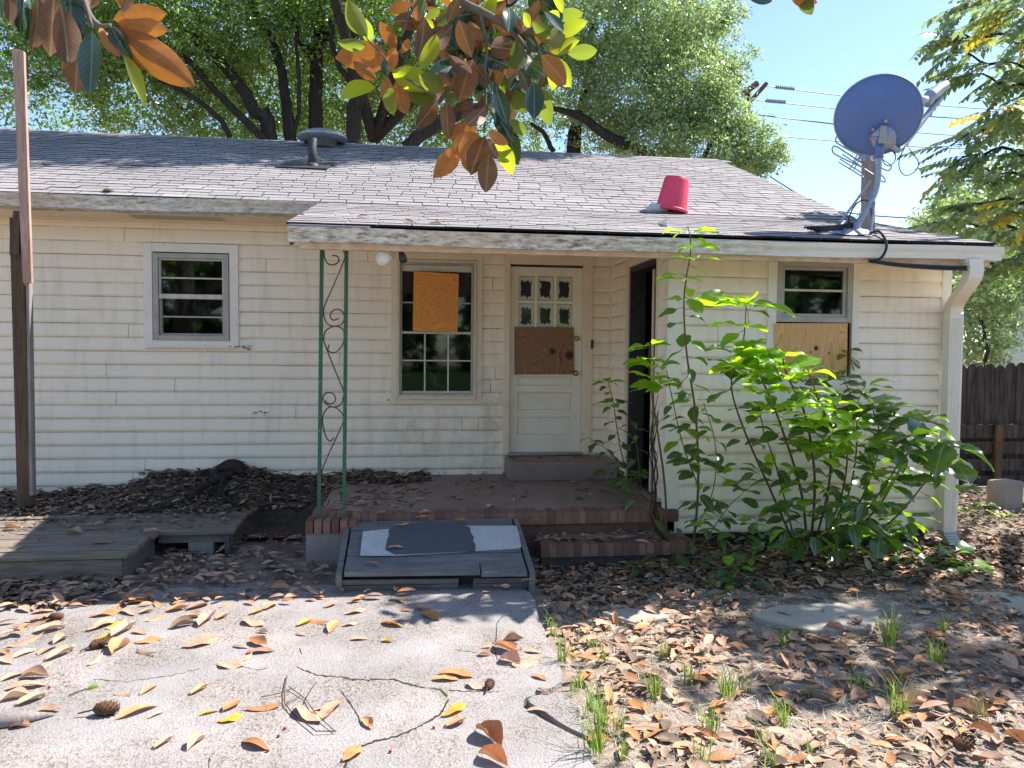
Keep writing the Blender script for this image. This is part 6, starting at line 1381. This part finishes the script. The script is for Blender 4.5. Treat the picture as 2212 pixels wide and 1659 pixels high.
n = 260; cp = [aZ(*q, .013) for q in cB([(640, 1150), (680, 1180), (700, 1215), (480, 1125), (560, 1135)])]; P = np.array([list(lr.choice(cp[:4]) + Vector((lr.gauss(0, .025), lr.gauss(0, .012), 0))) for _ in range(n)])
tag(scatter('moss', ST, P, rdir(n) * .6 + [0, 0, .6], rdir(n), rs.uniform(.012, .03, n), MT['grass']), kind='stuff')
# seed cones, twigs, seeds
def cone(x, y, label, ang=0, s=1.):
    p = aZ(x, y, .012); c = thing('seed_cone', label, 'seed cone', p); d = Vector((cos(ang), sin(ang), 0)); q = p + Vector((0, 0, .022 * s)); body = [q - d * .04 * s, q - d * .025 * s, q, q + d * .025 * s, q + d * .04 * s]
    obj('core', MB().tube(body, [.006 * s, .020 * s, .024 * s, .018 * s, .006 * s], 9), MT['cone'], c, True); sm_ = MB()
    for k in range(60):
        u = k / 60; a = k * 2.4; ctr = q + d * (-.036 + .072 * u) * s; r = .022 * s * sqrt(max(.05, 1 - (2 * u - 1) ** 2)); sd = Vector((-d.y, d.x, 0)); o_ = sd * cos(a) + Vector((0, 0, 1)) * sin(a); t = sd * -sin(a) + Vector((0, 0, 1)) * cos(a)
        b = ctr + o_ * r; sm_.add([b - t * .005 * s, b + t * .005 * s, b + o_ * .011 * s + d * .008 * s], [(0, 1, 2)])
    k = obj('scales', sm_, MT['cone'], c); k['kind'] = 'stuff'; obj('stalk', MB().tube([q - d * .035 * s, q - d * .085 * s - Vector((0, 0, .012))], .004, 5), MT['twig'], c)
cone(320, 2145, 'brown seed cone beside a large tan leaf on the driveway', .1, 1.4); cone(168, 1862, 'small seed cone lying near the shadow edge on the driveway', 0, 1.1); cone(292, 1945, 'seed cone propping up a golden leaf on the driveway', .8, 1.1)
cone(1468, 2065, 'seed cone standing near the driveway crack', 1.2, .9); cone(2890, 2250, 'dark seed cone half buried in yard litter', .2, 1.3)
tw = thing('fallen_twig', 'forked dark twig lying on the driveway among leaves', 'twig', aZ(*cvA(1880, 1200), .02))
for l, r in (([(1860, 1060), (1840, 1160), (1845, 1240), (1900, 1310), (2050, 1420), (2180, 1420)], .0026), ([(1870, 1130), (1980, 1210), (2040, 1300), (2170, 1420)], .0022), ([(2050, 1100), (1990, 1190), (1970, 1240)], .002), ([(1690, 1200), (1830, 1170), (1890, 1145)], .002), ([(1830, 1260), (1950, 1190)], .002)):
    obj('stick', MB().tube([aZ(*cvA(*q), .018 + lr.uniform(0, .012)) for q in l], r, 5), MT['twig'], tw)
for x, y, c in (cvA(320, 1140) + ('a',), cvA(630, 1250) + ('b',), cvA(1845, 1405) + ('c',), cvA(1805, 1455) + ('d',), cvA(1735, 1550) + ('e',), cvB(985, 1380) + ('f',), cvB(600, 1400) + ('g',), cvB(318, 1555) + ('h',)):
    p = aZ(x, y, .016); o = obj('seed', MB().tube([p + Vector((-.007, 0, .003)), p + Vector((0, 0, .004)), p + Vector((.007, 0, .003))], [.003, .007, .003], 7), MT['seed'], smooth=True); tag(o, 'tiny red magnolia seed dropped on the driveway', 'seed', 'red seeds on the driveway')
p, q = aZ(*cvA(450, 1185), .02), aZ(*cvA(560, 1145), .02); st = thing('fallen_sprig', 'short twig with one bright green leaf on the driveway', 'twig', p)
obj('stick', MB().tube([p, q], .003, 5), MT['twig'], st); o = bpy.data.objects.new('leaf', WM['b'][1]); COL.objects.link(o); o.parent = st; o.matrix_parent_inverse = BASE[st.name]; o.matrix_basis = frame(q, aZ(*cvA(650, 1120), .02) - q, (0, 0, 1), .06)
lg = thing('rotten_branch', 'piece of split rotten branch at the left edge of the driveway', 'branch', aZ(*cvA(100, 1330), .02))
obj('bark_piece', MB().tube([aZ(*cvA(-150, 1380), .03), aZ(*cvA(120, 1335), .04), aZ(*cvA(350, 1310), .02)], [.04, .035, .006], 7), MT['postgrey'], lg, True)
# roof debris
n = 420; P = []
for k in range(n):
    cx, cy, s = lr.choice(((1010, 500, .22), (120, 498, .12), (1060, 625, .2), (1260, 675, .1), (310, 580, .03), (1040, 660, .12), (1000, 490, .3)))
    q = onroof(cx, cy); x, y = q.x + lr.gauss(0, s), q.y + lr.gauss(0, s * .5); y = max(y, FY); P.append((x, y, roofz(x, y) + .012))
P = np.array(P); tag(scatter('roof_debris', ST, P, rdir(n) * [1, 1, .2], rdir(n) * .3 + [0, -.3, 1], rs.uniform(.03, .12, n), MT['straw']), kind='stuff')
for x, y, k in ((308, 580, 'g'), (1070, 655, 't'), (1285, 675, 'o'), (125, 498, 'o'), (990, 497, 't'), (1215, 668, 't'), (60, 538, 'g')):
    q = onroof(x, y); fall((q.x, q.y, roofz(q.x, q.y) + .012), Vector((1, lr.uniform(-.5, .5), 0)), .12, k, 'dry %s leaf caught on the roof shingles' % WORD[k], '%s leaves on the roof' % WORD[k])
print('fallen leaves', nleaf[0], 'objects', len(bpy.data.objects))
